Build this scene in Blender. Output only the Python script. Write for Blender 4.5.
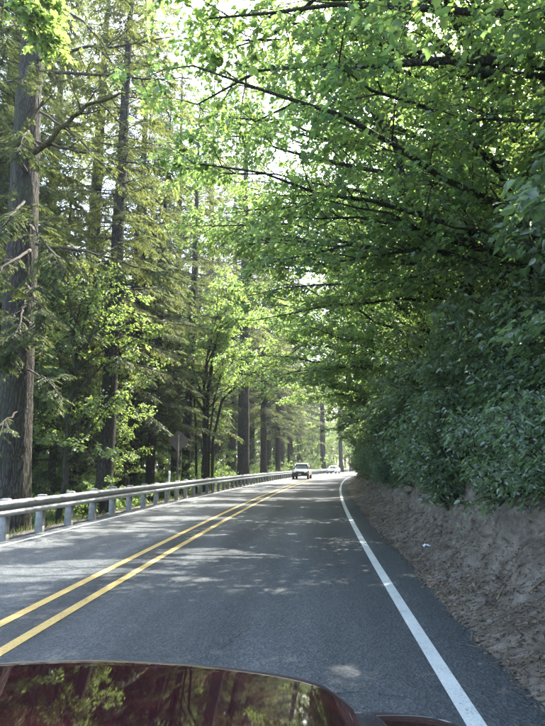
import bpy, bmesh, math, random
import numpy as np
from mathutils import Vector

for o in list(bpy.data.objects):
    bpy.data.objects.remove(o)
scene = bpy.context.scene
COL = scene.collection
R = math.radians

# ------------------------------------------------------------------ camera
F, CX, CY, HOR, EYE = 545.0, 272.5, 363.0, 465.5, 1.5
PITCH = math.atan((HOR - CY) / F)
cam_d = bpy.data.cameras.new('camera')
cam_d.sensor_fit = 'VERTICAL'
cam_d.sensor_height = 24.0
cam_d.lens = 24.0 * F / 726.0
cam_d.clip_start = 0.05
cam_d.clip_end = 3000
cam = bpy.data.objects.new('camera', cam_d)
COL.objects.link(cam)
cam.location = (0, 0, EYE)
cam.rotation_euler = (math.pi / 2 + PITCH, 0, 0)
scene.camera = cam

# ------------------------------------------------------------------ sky, sun, exposure
SUN_AZ, SUN_EL = R(30), R(54)
world = bpy.data.worlds.new('World')
scene.world = world
world.use_nodes = True
wn = world.node_tree
wn.nodes.clear()
sky = wn.nodes.new('ShaderNodeTexSky')
sky.sky_type = 'NISHITA'
sky.sun_disc = False
sky.sun_elevation = SUN_EL
sky.sun_rotation = SUN_AZ
sky.air_density = 1.0
sky.dust_density = 3.0
sky.ozone_density = 0.6
bg = wn.nodes.new('ShaderNodeBackground')
bg.inputs['Strength'].default_value = 0.15
wo = wn.nodes.new('ShaderNodeOutputWorld')
wn.links.new(sky.outputs[0], bg.inputs[0])
wn.links.new(bg.outputs[0], wo.inputs[0])
SUN = Vector((math.cos(SUN_EL) * math.sin(SUN_AZ), math.cos(SUN_EL) * math.cos(SUN_AZ), math.sin(SUN_EL)))
sd = bpy.data.lights.new('sun', 'SUN')
sd.energy = 2.7
sd.angle = R(0.53)
sd.color = (1.0, 0.95, 0.85)
sun = bpy.data.objects.new('sun', sd)
COL.objects.link(sun)
sun.location = (0, 0, 60)
sun.rotation_euler = SUN.to_track_quat('Z', 'Y').to_euler()
vs = scene.view_settings
vs.view_transform = 'Standard'
vs.look = 'None'
vs.exposure = 3.2
vs.gamma = 1.0
vs.use_curve_mapping = False
cy = scene.cycles
cy.use_denoising = True
cy.max_bounces = 8
cy.diffuse_bounces = 6
cy.glossy_bounces = 3
cy.transmission_bounces = 6
cy.transparent_max_bounces = 4
cy.sample_clamp_indirect = 6.0
cy.caustics_reflective = False
cy.caustics_refractive = False

# ------------------------------------------------------------------ geometry helpers
def ray(px, py):
    u, v = px - CX, py - CY
    return np.array([u, F * math.cos(PITCH) + v * math.sin(PITCH), F * math.sin(PITCH) - v * math.cos(PITCH)])

def at(px, py, Y):
    r = ray(px, py)
    return r * (Y / r[1]) + np.array([0, 0, EYE])

def on_ground(px, py, z=0.0):
    r = ray(px, py)
    return r * ((z - EYE) / r[2]) + np.array([0, 0, EYE])

def xw(Y):                                   # right-hand white edge line, the base curve of the road
    return 0.954 + 0.0659 * Y + 0.00081 * Y * Y

def xw_slope(Y):
    return 0.0659 + 0.00162 * Y

def hash2(i, j, seed):
    n = (i.astype(np.int64) * 374761393 + j.astype(np.int64) * 668265263 + seed * 974711) & 0x7fffffff
    n = ((n ^ (n >> 13)) * 1274126177) & 0x7fffffff
    return ((n ^ (n >> 16)) & 0xffff) / 65535.0

def vnoise(x, y, seed=0):
    x = np.asarray(x, float); y = np.asarray(y, float)
    i, j = np.floor(x), np.floor(y)
    fx, fy = x - i, y - j
    fx = fx * fx * (3 - 2 * fx); fy = fy * fy * (3 - 2 * fy)
    a = hash2(i, j, seed); b = hash2(i + 1, j, seed); c = hash2(i, j + 1, seed); d = hash2(i + 1, j + 1, seed)
    return (a * (1 - fx) + b * fx) * (1 - fy) + (c * (1 - fx) + d * fx) * fy

def fbm(x, y, seed=0, octv=4):
    s, a, t = 0.0, 0.5, 0.0
    for k in range(octv):
        s = s + a * vnoise(x * 2 ** k + 13.1 * k, y * 2 ** k + 7.7 * k, seed + k)
        t += a; a *= 0.5
    return s / t - 0.5

def unit(v):
    return v / np.maximum(np.linalg.norm(v, axis=-1, keepdims=True), 1e-9)

class Buf:
    """collects vertices, polygons and one random value per vertex; becomes one mesh"""
    def __init__(self):
        self.v, self.f, self.a, self.n, self.m = [], [], [], 0, []
    def add(self, V, Fc, a=0.5, mat=0):
        V = np.asarray(V, float).reshape(-1, 3); Fc = np.asarray(Fc, int)
        self.v.append(V); self.f.append(Fc + self.n)
        self.a.append(np.broadcast_to(np.asarray(a, float), (len(V),)).copy())
        self.m.append(np.full(len(Fc), mat))
        self.n += len(V)
    def mesh(self, name, mats, smooth=False):
        me = bpy.data.meshes.new(name)
        V = np.concatenate(self.v)
        tot = np.concatenate([np.full(len(f), f.shape[1]) for f in self.f])
        loops = np.concatenate([f.ravel() for f in self.f])
        me.vertices.add(len(V)); me.vertices.foreach_set('co', V.astype(np.float32).ravel())
        me.loops.add(len(loops)); me.loops.foreach_set('vertex_index', loops.astype(np.int32))
        me.polygons.add(len(tot))
        me.polygons.foreach_set('loop_start', np.concatenate([[0], np.cumsum(tot)[:-1]]).astype(np.int32))
        me.polygons.foreach_set('loop_total', tot.astype(np.int32))
        me.polygons.foreach_set('material_index', np.concatenate(self.m).astype(np.int32))
        if smooth:
            me.polygons.foreach_set('use_smooth', np.ones(len(tot), bool))
        at_ = me.attributes.new('rnd', 'FLOAT', 'POINT')
        at_.data.foreach_set('value', np.concatenate(self.a).astype(np.float32))
        for m in (mats if isinstance(mats, (list, tuple)) else [mats]):
            me.materials.append(m)
        me.update(calc_edges=True)
        return me
    # --- shapes
    def tube(self, P, rad, sides=6, cap=True, a=0.5, ridges=0.0, seed=0, mat=0):
        P = np.asarray(P, float); n = len(P)
        rad = np.broadcast_to(np.asarray(rad, float), (n,))
        T = np.gradient(P, axis=0); T = unit(T)
        ref = np.array([1.0, 0, 0]) if abs(T[0][0]) < 0.8 else np.array([0, 1.0, 0])
        U = unit(np.cross(T, ref)); W = np.cross(T, U)
        ang = np.arange(sides) * 2 * math.pi / sides
        rr = rad[:, None] * np.ones((1, sides))
        if ridges:
            nz = vnoise(np.tile(ang * sides / 6.5, (n, 1)) + 3, np.cumsum(np.r_[0, np.linalg.norm(np.diff(P, axis=0), axis=1)])[:, None] * 0.9 + ang[None] * 0, seed)
            nz[:, -1] = (nz[:, 0] + nz[:, -1]) / 2
            rr = rr * (1 + ridges * (nz - 0.5) * 2)
        V = P[:, None] + rr[..., None] * (np.cos(ang)[None, :, None] * U[:, None] + np.sin(ang)[None, :, None] * W[:, None])
        i = np.arange(n - 1)[:, None] * sides; j = np.arange(sides)[None]; k = (j + 1) % sides
        q = np.stack([i + j, i + k, i + sides + k, i + sides + j], -1).reshape(-1, 4)
        self.add(V.reshape(-1, 3), q, a, mat)
        if cap:
            self.f.append(np.array([list(range(sides))[::-1]]) + self.n - n * sides); self.m.append(np.array([mat]))
            self.f.append(np.array([list(range((n - 1) * sides, n * sides))]) + self.n - n * sides); self.m.append(np.array([mat]))
    def twigs(self, A, B, ra, rb, a=0.5, mat=0):
        """many straight three-sided tapered sticks at once"""
        A = np.asarray(A); B = np.asarray(B); n = len(A)
        if n == 0: return
        T = unit(B - A); ref = np.where(np.abs(T[:, :1]) < 0.8, np.array([[1.0, 0, 0]]), np.array([[0, 1.0, 0]]))
        U = unit(np.cross(T, ref)); W = np.cross(T, U)
        vs_ = []
        for P, r in ((A, ra), (B, rb)):
            r = np.broadcast_to(np.asarray(r, float), (n,))[:, None]
            for k in range(3):
                vs_.append(P + r * (math.cos(k * 2.0944) * U + math.sin(k * 2.0944) * W))
        V = np.stack(vs_, 1)
        b = np.arange(n)[:, None, None] * 6
        q = np.array([[0, 1, 4, 3], [1, 2, 5, 4], [2, 0, 3, 5]])[None] + b
        self.add(V.reshape(-1, 3), q.reshape(-1, 4), a, mat)
    def leaves(self, P, A, N, s, tmpl, rnd, mat=0):
        V0, F0 = tmpl
        n = len(P)
        if n == 0: return
        A = unit(A); S = unit(np.cross(N, A)); N = np.cross(A, S)
        s = np.broadcast_to(np.asarray(s, float), (n,))[:, None, None]
        V = P[:, None] + s * (V0[None, :, 0:1] * A[:, None] + V0[None, :, 1:2] * S[:, None] + V0[None, :, 2:3] * N[:, None])
        k = len(V0)
        Fc = F0[None] + (np.arange(n) * k)[:, None, None]
        self.add(V.reshape(-1, 3), Fc.reshape(-1, F0.shape[1]), np.repeat(rnd, k), mat)
    def box(self, c, s, rz=0.0, a=0.5, mat=0, taper=1.0):
        x, y, z = np.array(s) / 2
        V = np.array([[-x, -y, -z], [x, -y, -z], [x, y, -z], [-x, y, -z], [-x * taper, -y * taper, z], [x * taper, -y * taper, z], [x * taper, y * taper, z], [-x * taper, y * taper, z]])
        ca, sa = math.cos(rz), math.sin(rz)
        V = np.stack([V[:, 0] * ca - V[:, 1] * sa, V[:, 0] * sa + V[:, 1] * ca, V[:, 2]], 1) + np.array(c)
        self.add(V, [[0, 3, 2, 1], [4, 5, 6, 7], [0, 1, 5, 4], [1, 2, 6, 5], [2, 3, 7, 6], [3, 0, 4, 7]], a, mat)
    def grid(self, V, a=0.5, mat=0, flip=False):
        n, m = V.shape[:2]
        i = np.arange(n - 1)[:, None] * m; j = np.arange(m - 1)[None]
        q = np.stack([i + j, i + j + 1, i + m + j + 1, i + m + j], -1).reshape(-1, 4)
        if flip: q = q[:, ::-1]
        self.add(V.reshape(-1, 3), q, a, mat)

def link(name, me, parent=None):
    o = bpy.data.objects.new(name, me)
    COL.objects.link(o)
    if parent: o.parent = parent
    return o

def tag(o, label=None, cat=None, group=None, kind=None):
    if label: o['label'] = label
    if cat: o['category'] = cat
    if group: o['group'] = group
    if kind: o['kind'] = kind
    return o

def empty(name, loc, rz=0.0, sc=1.0):
    o = bpy.data.objects.new(name, None)
    COL.objects.link(o)
    o.empty_display_size = 0.3
    o.location = tuple(float(c) for c in loc); o.rotation_euler = (0, 0, rz); o.scale = (sc,) * 3
    return o

STUFF = {'crown', 'fronds'}
def spawn(parts, name, loc, label, cat, group=None, rz=0.0, sc=1.0):
    """a thing from prototype meshes: an Empty at the base with one child for each part"""
    r = tag(empty(name, loc, rz, sc), label, cat, group)
    for pn, me in parts:
        c = link(pn, me, r)
        if pn in STUFF: c['kind'] = 'stuff'
    return r

# ------------------------------------------------------------------ materials
def new_mat(name):
    m = bpy.data.materials.new(name); m.use_nodes = True
    nt = m.node_tree; nt.nodes.clear()
    return m, nt, nt.nodes.new('ShaderNodeOutputMaterial')

def nd(nt, typ, **kw):
    n = nt.nodes.new(typ)
    for k, v in kw.items():
        if k in n.inputs: n.inputs[k].default_value = v
        else: setattr(n, k, v)
    return n

def ramp(nt, src, stops):
    r = nt.nodes.new('ShaderNodeValToRGB')
    el = r.color_ramp.elements
    while len(el) < len(stops): el.new(0.5)
    for e, (p, c) in zip(el, stops):
        e.position = p; e.color = (*c, 1) if len(c) == 3 else c
    nt.links.new(src, r.inputs[0])
    return r.outputs[0]

def mixc(nt, fac, a, b, mode='MIX'):
    m = nt.nodes.new('ShaderNodeMix'); m.data_type = 'RGBA'; m.blend_type = mode
    for sock, v in ((m.inputs[0], fac), (m.inputs[6], a), (m.inputs[7], b)):
        if isinstance(v, (int, float)): sock.default_value = v
        elif isinstance(v, tuple): sock.default_value = (*v, 1) if len(v) == 3 else v
        else: nt.links.new(v, sock)
    return m.outputs[2]

def math_n(nt, op, a, b=0.0, clamp=False):
    m = nt.nodes.new('ShaderNodeMath'); m.operation = op; m.use_clamp = clamp
    for i, v in enumerate((a, b)):
        if isinstance(v, (int, float)): m.inputs[i].default_value = v
        else: nt.links.new(v, m.inputs[i])
    return m.outputs[0]

def leaf_mat(name, c1, c2, t1, t2, trans=0.5, gloss=0.06):
    m, nt, out = new_mat(name)
    a = nd(nt, 'ShaderNodeAttribute'); a.attribute_name = 'rnd'
    oi = nd(nt, 'ShaderNodeObjectInfo')
    f = math_n(nt, 'ADD', math_n(nt, 'MULTIPLY', a.outputs['Fac'], 0.75), math_n(nt, 'MULTIPLY', oi.outputs['Random'], 0.25))
    cd = mixc(nt, f, c1, c2); ct = mixc(nt, f, t1, t2)
    d = nd(nt, 'ShaderNodeBsdfDiffuse'); nt.links.new(cd, d.inputs[0])
    t = nd(nt, 'ShaderNodeBsdfTranslucent'); nt.links.new(ct, t.inputs[0])
    g = nd(nt, 'ShaderNodeBsdfGlossy', Roughness=0.5)
    mx = nd(nt, 'ShaderNodeMixShader', Fac=trans); nt.links.new(d.outputs[0], mx.inputs[1]); nt.links.new(t.outputs[0], mx.inputs[2])
    m2 = nd(nt, 'ShaderNodeMixShader', Fac=gloss); nt.links.new(mx.outputs[0], m2.inputs[1]); nt.links.new(g.outputs[0], m2.inputs[2])
    nt.links.new(m2.outputs[0], out.inputs[0])
    return m

def pbr(name, col, rough=0.7, metal=0.0, coat=0.0, spec=0.5, noise=0.0, nscale=20.0, bump=0.0, bscale=60.0):
    m, nt, out = new_mat(name)
    p = nd(nt, 'ShaderNodeBsdfPrincipled', Roughness=rough, Metallic=metal)
    p.inputs['Coat Weight'].default_value = coat; p.inputs['Coat Roughness'].default_value = 0.03
    p.inputs['Specular IOR Level'].default_value = spec
    p.inputs['Base Color'].default_value = (*col, 1)
    tc = nd(nt, 'ShaderNodeTexCoord')
    if noise:
        n = nd(nt, 'ShaderNodeTexNoise', Scale=nscale, Detail=4.0); nt.links.new(tc.outputs['Object'], n.inputs[0])
        lo = tuple(c * (1 - noise) for c in col); hi = tuple(min(1, c * (1 + noise)) for c in col)
        nt.links.new(ramp(nt, n.outputs['Fac'], [(0.3, lo), (0.7, hi)]), p.inputs['Base Color'])
    if bump:
        n = nd(nt, 'ShaderNodeTexNoise', Scale=bscale, Detail=5.0); nt.links.new(tc.outputs['Object'], n.inputs[0])
        b = nd(nt, 'ShaderNodeBump', Strength=bump, Distance=0.02); nt.links.new(n.outputs['Fac'], b.inputs['Height'])
        nt.links.new(b.outputs[0], p.inputs['Normal'])
    nt.links.new(p.outputs[0], out.inputs[0])
    return m

def bark_mat(name, dark, light, moss=0.3, mosscol=(0.07, 0.08, 0.025), vs_=0.12, scale=9.0):
    m, nt, out = new_mat(name)
    tc = nd(nt, 'ShaderNodeTexCoord')
    mp = nd(nt, 'ShaderNodeMapping'); mp.inputs['Scale'].default_value = (1, 1, vs_); nt.links.new(tc.outputs['Object'], mp.inputs[0])
    w = nd(nt, 'ShaderNodeTexNoise', Scale=scale * 0.5, Detail=3.0); nt.links.new(mp.outputs[0], w.inputs[0])
    dv = nd(nt, 'ShaderNodeVectorMath', operation='MULTIPLY_ADD'); nt.links.new(w.outputs['Color'], dv.inputs[0]); dv.inputs[1].default_value = (0.32, 0.32, 0.32); nt.links.new(mp.outputs[0], dv.inputs[2])
    vo = nd(nt, 'ShaderNodeTexVoronoi', feature='DISTANCE_TO_EDGE', Scale=scale * 1.1); nt.links.new(dv.outputs[0], vo.inputs[0])
    fn = nd(nt, 'ShaderNodeTexNoise', Scale=scale * 4, Detail=5.0, Roughness=0.7); nt.links.new(tc.outputs['Object'], fn.inputs[0])
    hgt = math_n(nt, 'ADD', math_n(nt, 'MINIMUM', math_n(nt, 'MULTIPLY', vo.outputs['Distance'], 2.2), 0.55), math_n(nt, 'MULTIPLY', fn.outputs['Fac'], 0.45))
    col = ramp(nt, hgt, [(0.2, dark), (0.42, tuple((a + b) / 2.2 for a, b in zip(dark, light))), (0.8, light)])
    n2 = nd(nt, 'ShaderNodeTexNoise', Scale=1.7, Detail=5.0); nt.links.new(tc.outputs['Object'], n2.inputs[0])
    mf = ramp(nt, n2.outputs['Fac'], [(0.5 - moss * 0.3, (0, 0, 0)), (0.66, (moss * 1.6,) * 3)])
    col = mixc(nt, mf, col, mosscol)
    p = nd(nt, 'ShaderNodeBsdfPrincipled', Roughness=0.95); p.inputs['Specular IOR Level'].default_value = 0.15
    nt.links.new(col, p.inputs['Base Color'])
    b = nd(nt, 'ShaderNodeBump', Strength=0.9, Distance=0.04); nt.links.new(hgt, b.inputs['Height']); nt.links.new(b.outputs[0], p.inputs['Normal'])
    nt.links.new(p.outputs[0], out.inputs[0])
    return m

M = {}
M['maple'] = leaf_mat('maple_leaf', (0.042, 0.10, 0.062), (0.08, 0.155, 0.08), (0.17, 0.35, 0.09), (0.42, 0.55, 0.12), 0.6, 0.07)
M['under'] = leaf_mat('understory_leaf', (0.042, 0.10, 0.05), (0.08, 0.155, 0.068), (0.18, 0.35, 0.07), (0.42, 0.54, 0.10), 0.58, 0.06)
M['shrub'] = leaf_mat('shrub_leaf', (0.06, 0.11, 0.07), (0.10, 0.155, 0.092), (0.16, 0.30, 0.09), (0.30, 0.44, 0.13), 0.55, 0.10)
M['needle'] = leaf_mat('needles', (0.04, 0.07, 0.032), (0.08, 0.105, 0.045), (0.08, 0.13, 0.03), (0.22, 0.24, 0.06), 0.42, 0.02)
M['needle_sunlit'] = leaf_mat('sunlit_needles', (0.045, 0.08, 0.035), (0.10, 0.12, 0.05), (0.15, 0.22, 0.05), (0.36, 0.38, 0.11), 0.52, 0.02)  # copy of the needles with golden sunlight put into the colour
M['fern'] = leaf_mat('fern_frond', (0.035, 0.07, 0.02), (0.07, 0.12, 0.035), (0.10, 0.20, 0.03), (0.18, 0.28, 0.05), 0.4, 0.06)
M['grass'] = leaf_mat('grass_blade', (0.06, 0.09, 0.025), (0.14, 0.14, 0.06), (0.12, 0.18, 0.03), (0.22, 0.24, 0.06), 0.4, 0.05)
M['litter'] = leaf_mat('dead_leaf', (0.06, 0.04, 0.025), (0.20, 0.155, 0.10), (0.05, 0.03, 0.015), (0.10, 0.07, 0.03), 0.15, 0.03)
M['fir_bark'] = bark_mat('fir_bark', (0.02, 0.018, 0.016), (0.085, 0.074, 0.064), 0.35, (0.05, 0.06, 0.03), 0.22, 12)
M['maple_bark'] = bark_mat('maple_bark', (0.02, 0.019, 0.016), (0.075, 0.07, 0.058), 0.45, (0.045, 0.055, 0.02), 0.25, 14)
M['moss_bark'] = bark_mat('mossy_branch', (0.03, 0.026, 0.02), (0.10, 0.085, 0.06), 0.6, (0.12, 0.11, 0.035), 1.0, 14)
M['twig'] = pbr('twig_wood', (0.05, 0.042, 0.033), 0.9, spec=0.2)

# asphalt: uv = (offset from the white line, distance along the road)
def asphalt():
    m, nt, out = new_mat('asphalt')
    uv = nd(nt, 'ShaderNodeUVMap')
    tc = nd(nt, 'ShaderNodeTexCoord')
    sep = nd(nt, 'ShaderNodeSeparateXYZ'); nt.links.new(uv.outputs[0], sep.inputs[0])
    fine = nd(nt, 'ShaderNodeTexNoise', Scale=85.0, Detail=3.0, Roughness=0.7); nt.links.new(tc.outputs['Object'], fine.inputs[0])
    agg = nd(nt, 'ShaderNodeTexVoronoi', Scale=42.0); nt.links.new(tc.outputs['Object'], agg.inputs[0])
    mp = nd(nt, 'ShaderNodeMapping'); mp.inputs['Scale'].default_value = (1.3, 0.1, 1); nt.links.new(uv.outputs[0], mp.inputs[0])
    big = nd(nt, 'ShaderNodeTexNoise', Scale=1.2, Detail=5.0); nt.links.new(mp.outputs[0], big.inputs[0])
    col = ramp(nt, fine.outputs['Fac'], [(0.3, (0.036, 0.040, 0.042)), (0.52, (0.068, 0.075, 0.077)), (0.72, (0.125, 0.135, 0.136))])
    stone = ramp(nt, agg.outputs['Color'], [(0.0, (0.55, 0.55, 0.55)), (0.55, (0.95, 0.95, 0.95)), (1.0, (1.55, 1.55, 1.52))])
    col = mixc(nt, 0.8, col, stone, 'MULTIPLY')
    w = ramp(nt, big.outputs['Fac'], [(0.28, (0.66, 0.67, 0.68)), (0.5, (0.98,) * 3), (0.72, (1.32, 1.31, 1.29))])
    col = mixc(nt, 1.0, col, w, 'MULTIPLY')
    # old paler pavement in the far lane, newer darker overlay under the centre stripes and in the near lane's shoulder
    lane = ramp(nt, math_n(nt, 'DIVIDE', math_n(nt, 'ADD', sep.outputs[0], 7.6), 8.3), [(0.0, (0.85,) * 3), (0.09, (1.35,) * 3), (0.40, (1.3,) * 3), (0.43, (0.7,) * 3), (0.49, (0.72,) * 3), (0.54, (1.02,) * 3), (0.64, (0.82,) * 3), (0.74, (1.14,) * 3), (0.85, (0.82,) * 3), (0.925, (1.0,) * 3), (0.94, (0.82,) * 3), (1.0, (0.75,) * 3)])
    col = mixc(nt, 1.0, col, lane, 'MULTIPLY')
    # hairline cracks
    vo = nd(nt, 'ShaderNodeTexVoronoi', feature='DISTANCE_TO_EDGE', Scale=0.42)
    wp = nd(nt, 'ShaderNodeTexNoise', Scale=1.4, Detail=4.0); nt.links.new(tc.outputs['Object'], wp.inputs[0])
    ad = nd(nt, 'ShaderNodeVectorMath', operation='ADD'); nt.links.new(tc.outputs['Object'], ad.inputs[0]); nt.links.new(wp.outputs['Color'], ad.inputs[1])
    nt.links.new(ad.outputs[0], vo.inputs[0])
    ck = ramp(nt, vo.outputs['Distance'], [(0.0, (0.3,) * 3), (0.008, (1, 1, 1))])
    gate = nd(nt, 'ShaderNodeTexNoise', Scale=0.35, Detail=2.0); nt.links.new(tc.outputs['Object'], gate.inputs[0])
    gf = ramp(nt, gate.outputs['Fac'], [(0.5, (0, 0, 0)), (0.6, (0.8,) * 3)])
    col = mixc(nt, gf, col, mixc(nt, 1.0, col, ck, 'MULTIPLY'))
    p = nd(nt, 'ShaderNodeBsdfPrincipled', Roughness=0.72); p.inputs['Specular IOR Level'].default_value = 0.18
    nt.links.new(col, p.inputs['Base Color'])
    b = nd(nt, 'ShaderNodeBump', Strength=0.7, Distance=0.012); nt.links.new(agg.outputs['Distance'], b.inputs['Height'])
    b2 = nd(nt, 'ShaderNodeBump', Strength=0.5, Distance=0.008); nt.links.new(fine.outputs['Fac'], b2.inputs['Height']); nt.links.new(b.outputs[0], b2.inputs['Normal'])
    nt.links.new(b2.outputs[0], p.inputs['Normal'])
    nt.links.new(p.outputs[0], out.inputs[0])
    return m

def paint(name, col, wear):
    m, nt, out = new_mat(name)
    tc = nd(nt, 'ShaderNodeTexCoord')
    n = nd(nt, 'ShaderNodeTexNoise', Scale=55.0, Detail=4.0, Roughness=0.7); nt.links.new(tc.outputs['Object'], n.inputs[0])
    n2 = nd(nt, 'ShaderNodeTexNoise', Scale=2.2, Detail=3.0); nt.links.new(tc.outputs['Object'], n2.inputs[0])
    s = math_n(nt, 'ADD', math_n(nt, 'MULTIPLY', n.outputs['Fac'], 0.7), math_n(nt, 'MULTIPLY', n2.outputs['Fac'], 0.3))
    c = ramp(nt, s, [(0.28 + wear, (0.07, 0.072, 0.075)), (0.36 + wear, tuple(x * 0.75 for x in col)), (0.62, col)])
    p = nd(nt, 'ShaderNodeBsdfPrincipled', Roughness=0.6); nt.links.new(c, p.inputs['Base Color'])
    b = nd(nt, 'ShaderNodeBump', Strength=0.5, Distance=0.006); nt.links.new(n.outputs['Fac'], b.inputs['Height']); nt.links.new(b.outputs[0], p.inputs['Normal'])
    nt.links.new(p.outputs[0], out.inputs[0])
    return m

def soil(name, c0, c1, c2, sc=3.0, bump=0.8, strata=False):
    m, nt, out = new_mat(name)
    tc = nd(nt, 'ShaderNodeTexCoord')
    n = nd(nt, 'ShaderNodeTexNoise', Scale=sc, Detail=8.0, Roughness=0.7, Distortion=0.5); nt.links.new(tc.outputs['Object'], n.inputs[0])
    f = nd(nt, 'ShaderNodeTexNoise', Scale=sc * 14, Detail=4.0, Roughness=0.75); nt.links.new(tc.outputs['Object'], f.inputs[0])
    col = ramp(nt, n.outputs['Fac'], [(0.3, c0), (0.5, c1), (0.72, c2)])
    col = mixc(nt, 0.7, col, ramp(nt, f.outputs['Fac'], [(0.3, (0.5,) * 3), (0.7, (1.4,) * 3)]), 'MULTIPLY')
    p = nd(nt, 'ShaderNodeBsdfPrincipled', Roughness=1.0); p.inputs['Specular IOR Level'].default_value = 0.1
    nt.links.new(col, p.inputs['Base Color'])
    b = nd(nt, 'ShaderNodeBump', Strength=bump, Distance=0.05); nt.links.new(n.outputs['Fac'], b.inputs['Height'])
    b2 = nd(nt, 'ShaderNodeBump', Strength=bump, Distance=0.015); nt.links.new(f.outputs['Fac'], b2.inputs['Height']); nt.links.new(b.outputs[0], b2.inputs['Normal'])
    nt.links.new(b2.outputs[0], p.inputs['Normal'])
    nt.links.new(p.outputs[0], out.inputs[0])
    return m

M['asphalt'] = asphalt()
M['white_paint'] = paint('white_line_paint', (0.53, 0.56, 0.53), 0.06)
M['yellow_paint'] = paint('yellow_line_paint', (0.52, 0.37, 0.115), 0.07)
M['bank'] = soil('bank_soil', (0.06, 0.05, 0.039), (0.16, 0.137, 0.11), (0.285, 0.25, 0.205), 4.2, 1.0)
M['floor'] = soil('forest_floor', (0.03, 0.035, 0.015), (0.055, 0.05, 0.028), (0.09, 0.07, 0.045), 1.2, 0.7)
M['gravel'] = soil('gravel_shoulder', (0.06, 0.055, 0.048), (0.12, 0.11, 0.098), (0.2, 0.19, 0.17), 9.0, 0.8)
M['galv'] = pbr('galvanised_steel', (0.23, 0.24, 0.245), 0.5, 0.6, noise=0.22, nscale=6.0)
M['post'] = pbr('weathered_post', (0.27, 0.27, 0.255), 0.85, noise=0.3, nscale=9.0, bump=0.4)
M['block'] = pbr('spacer_block', (0.16, 0.14, 0.12), 0.9, noise=0.3)

# ------------------------------------------------------------------ terrain
def prof(d):
    right = np.interp(d, [0.45, 0.9, 1.2, 1.4, 1.64, 2.05, 3.1, 8, 20, 60, 200], [-0.02, 0.12, 0.30, 0.56, 1.14, 1.45, 2.35, 6.4, 14, 33, 60])
    left = np.interp(-d, [7.3, 7.7, 9, 12, 20, 40, 90, 400], [-0.02, -0.08, -0.55, -1.25, -2.1, -2.8, -3.5, -4])
    return np.where(d > -3, right, left)

def gz(x, Y):
    d = np.asarray(x, float) - xw(np.asarray(Y, float))
    amp = np.clip((np.abs(d + 3.5) - 5.5) / 6, 0, 1) * 0.55
    return prof(d) + amp * fbm(np.asarray(x) * 0.22, np.asarray(Y) * 0.22, 5) * 2

ys = np.concatenate([np.arange(-60, 0, 4.0), np.arange(0, 60, 1.0), np.arange(60, 160, 3.0), np.arange(160, 421, 13.0)])
ds = np.array([-400, -220, -130, -90, -65, -50, -40, -33, -27, -22, -18, -15, -12.5, -10.5, -9, -8.2, -7.75, -7.4, -6.5, -3, 0.2, 1.5, 2.2, 2.7, 3.3, 4, 5, 6.5, 8, 10, 13, 17, 22, 30, 42, 60, 110, 200])
YY, DD = np.meshgrid(ys, ds, indexing='ij')
XX = xw(YY) + DD
ZZ = gz(XX, YY)
ZZ = np.where((DD > -7.5) & (DD < 0.3), -0.12, ZZ)
ZZ = np.where((DD > 0.3) & (DD < 1.6), -0.3, ZZ)
ZZ = np.where((DD > 1.6) & (DD < 3.0), ZZ - 0.4, ZZ)
b = Buf(); b.grid(np.stack([XX, YY, ZZ], -1), flip=True)
tag(link('ground', b.mesh('ground', M['floor'], True)), 'brown forest floor of litter and moss beside the road', 'ground', kind='structure')

# cut bank of bare soil on the right, with gullies, clods and an overhanging lip
by = np.concatenate([np.arange(0.5, 14, 0.07), np.arange(14, 30, 0.14), np.arange(30, 130, 0.6)])
bt = np.linspace(0, 1, 74)
pd = np.interp(bt, np.linspace(0, 1, 9), [0.40, 0.68, 0.95, 1.2, 1.4, 1.52, 1.64, 2.05, 3.1])
pz = np.interp(bt, np.linspace(0, 1, 9), [-0.03, 0.04, 0.14, 0.29, 0.51, 0.78, 1.0, 1.35, 2.3])
BY, BT = np.meshgrid(by, bt, indexing='ij')
BD = np.broadcast_to(pd, BY.shape).copy(); BZ = np.broadcast_to(pz, BY.shape).copy()
k = np.clip(BT * 5, 0, 1) * np.clip((1.05 - BT) * 6, 0, 1)
steep = np.clip((BT - 0.35) * 4, 0, 1)
gul = fbm(BY * 0.9, BZ * 0.35, 21, 4)
BD += k * (0.42 * gul * steep + 0.36 * fbm(BY * 2.6, BZ * 3.2, 31, 5) * (0.3 + steep) + 0.42 * np.abs(fbm(BY * 2.2 + BZ * 0.8, BZ * 1.1, 35, 5)) * steep + 0.16 * fbm(BY * 8, BZ * 8, 37, 4) * (0.25 + steep) + 0.3 * fbm(BY * 0.25, BY * 0, 41, 2))
BZ += k * (0.24 * fbm(BY * 1.7, BD * 2.0, 51, 5) + 0.14 * fbm(BY * 6, BD * 6, 61, 4))
BD[:, 0] += 0.22 * fbm(BY[:, 0] * 1.4, BY[:, 0] * 0, 71, 4)
b = Buf(); b.grid(np.stack([xw(BY) + BD, BY, BZ], -1), flip=True)
bank = tag(link('bank', b.mesh('bank', M['bank'], True)), 'eroded cut bank of grey brown soil beside the right lane', 'bank', kind='structure')
def bank_pt(Y, t):
    i = int(np.argmin(np.abs(by - Y))); j = int(round(t * 73))
    return np.array([xw(by[i]) + BD[i, j], by[i], BZ[i, j]])

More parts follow.
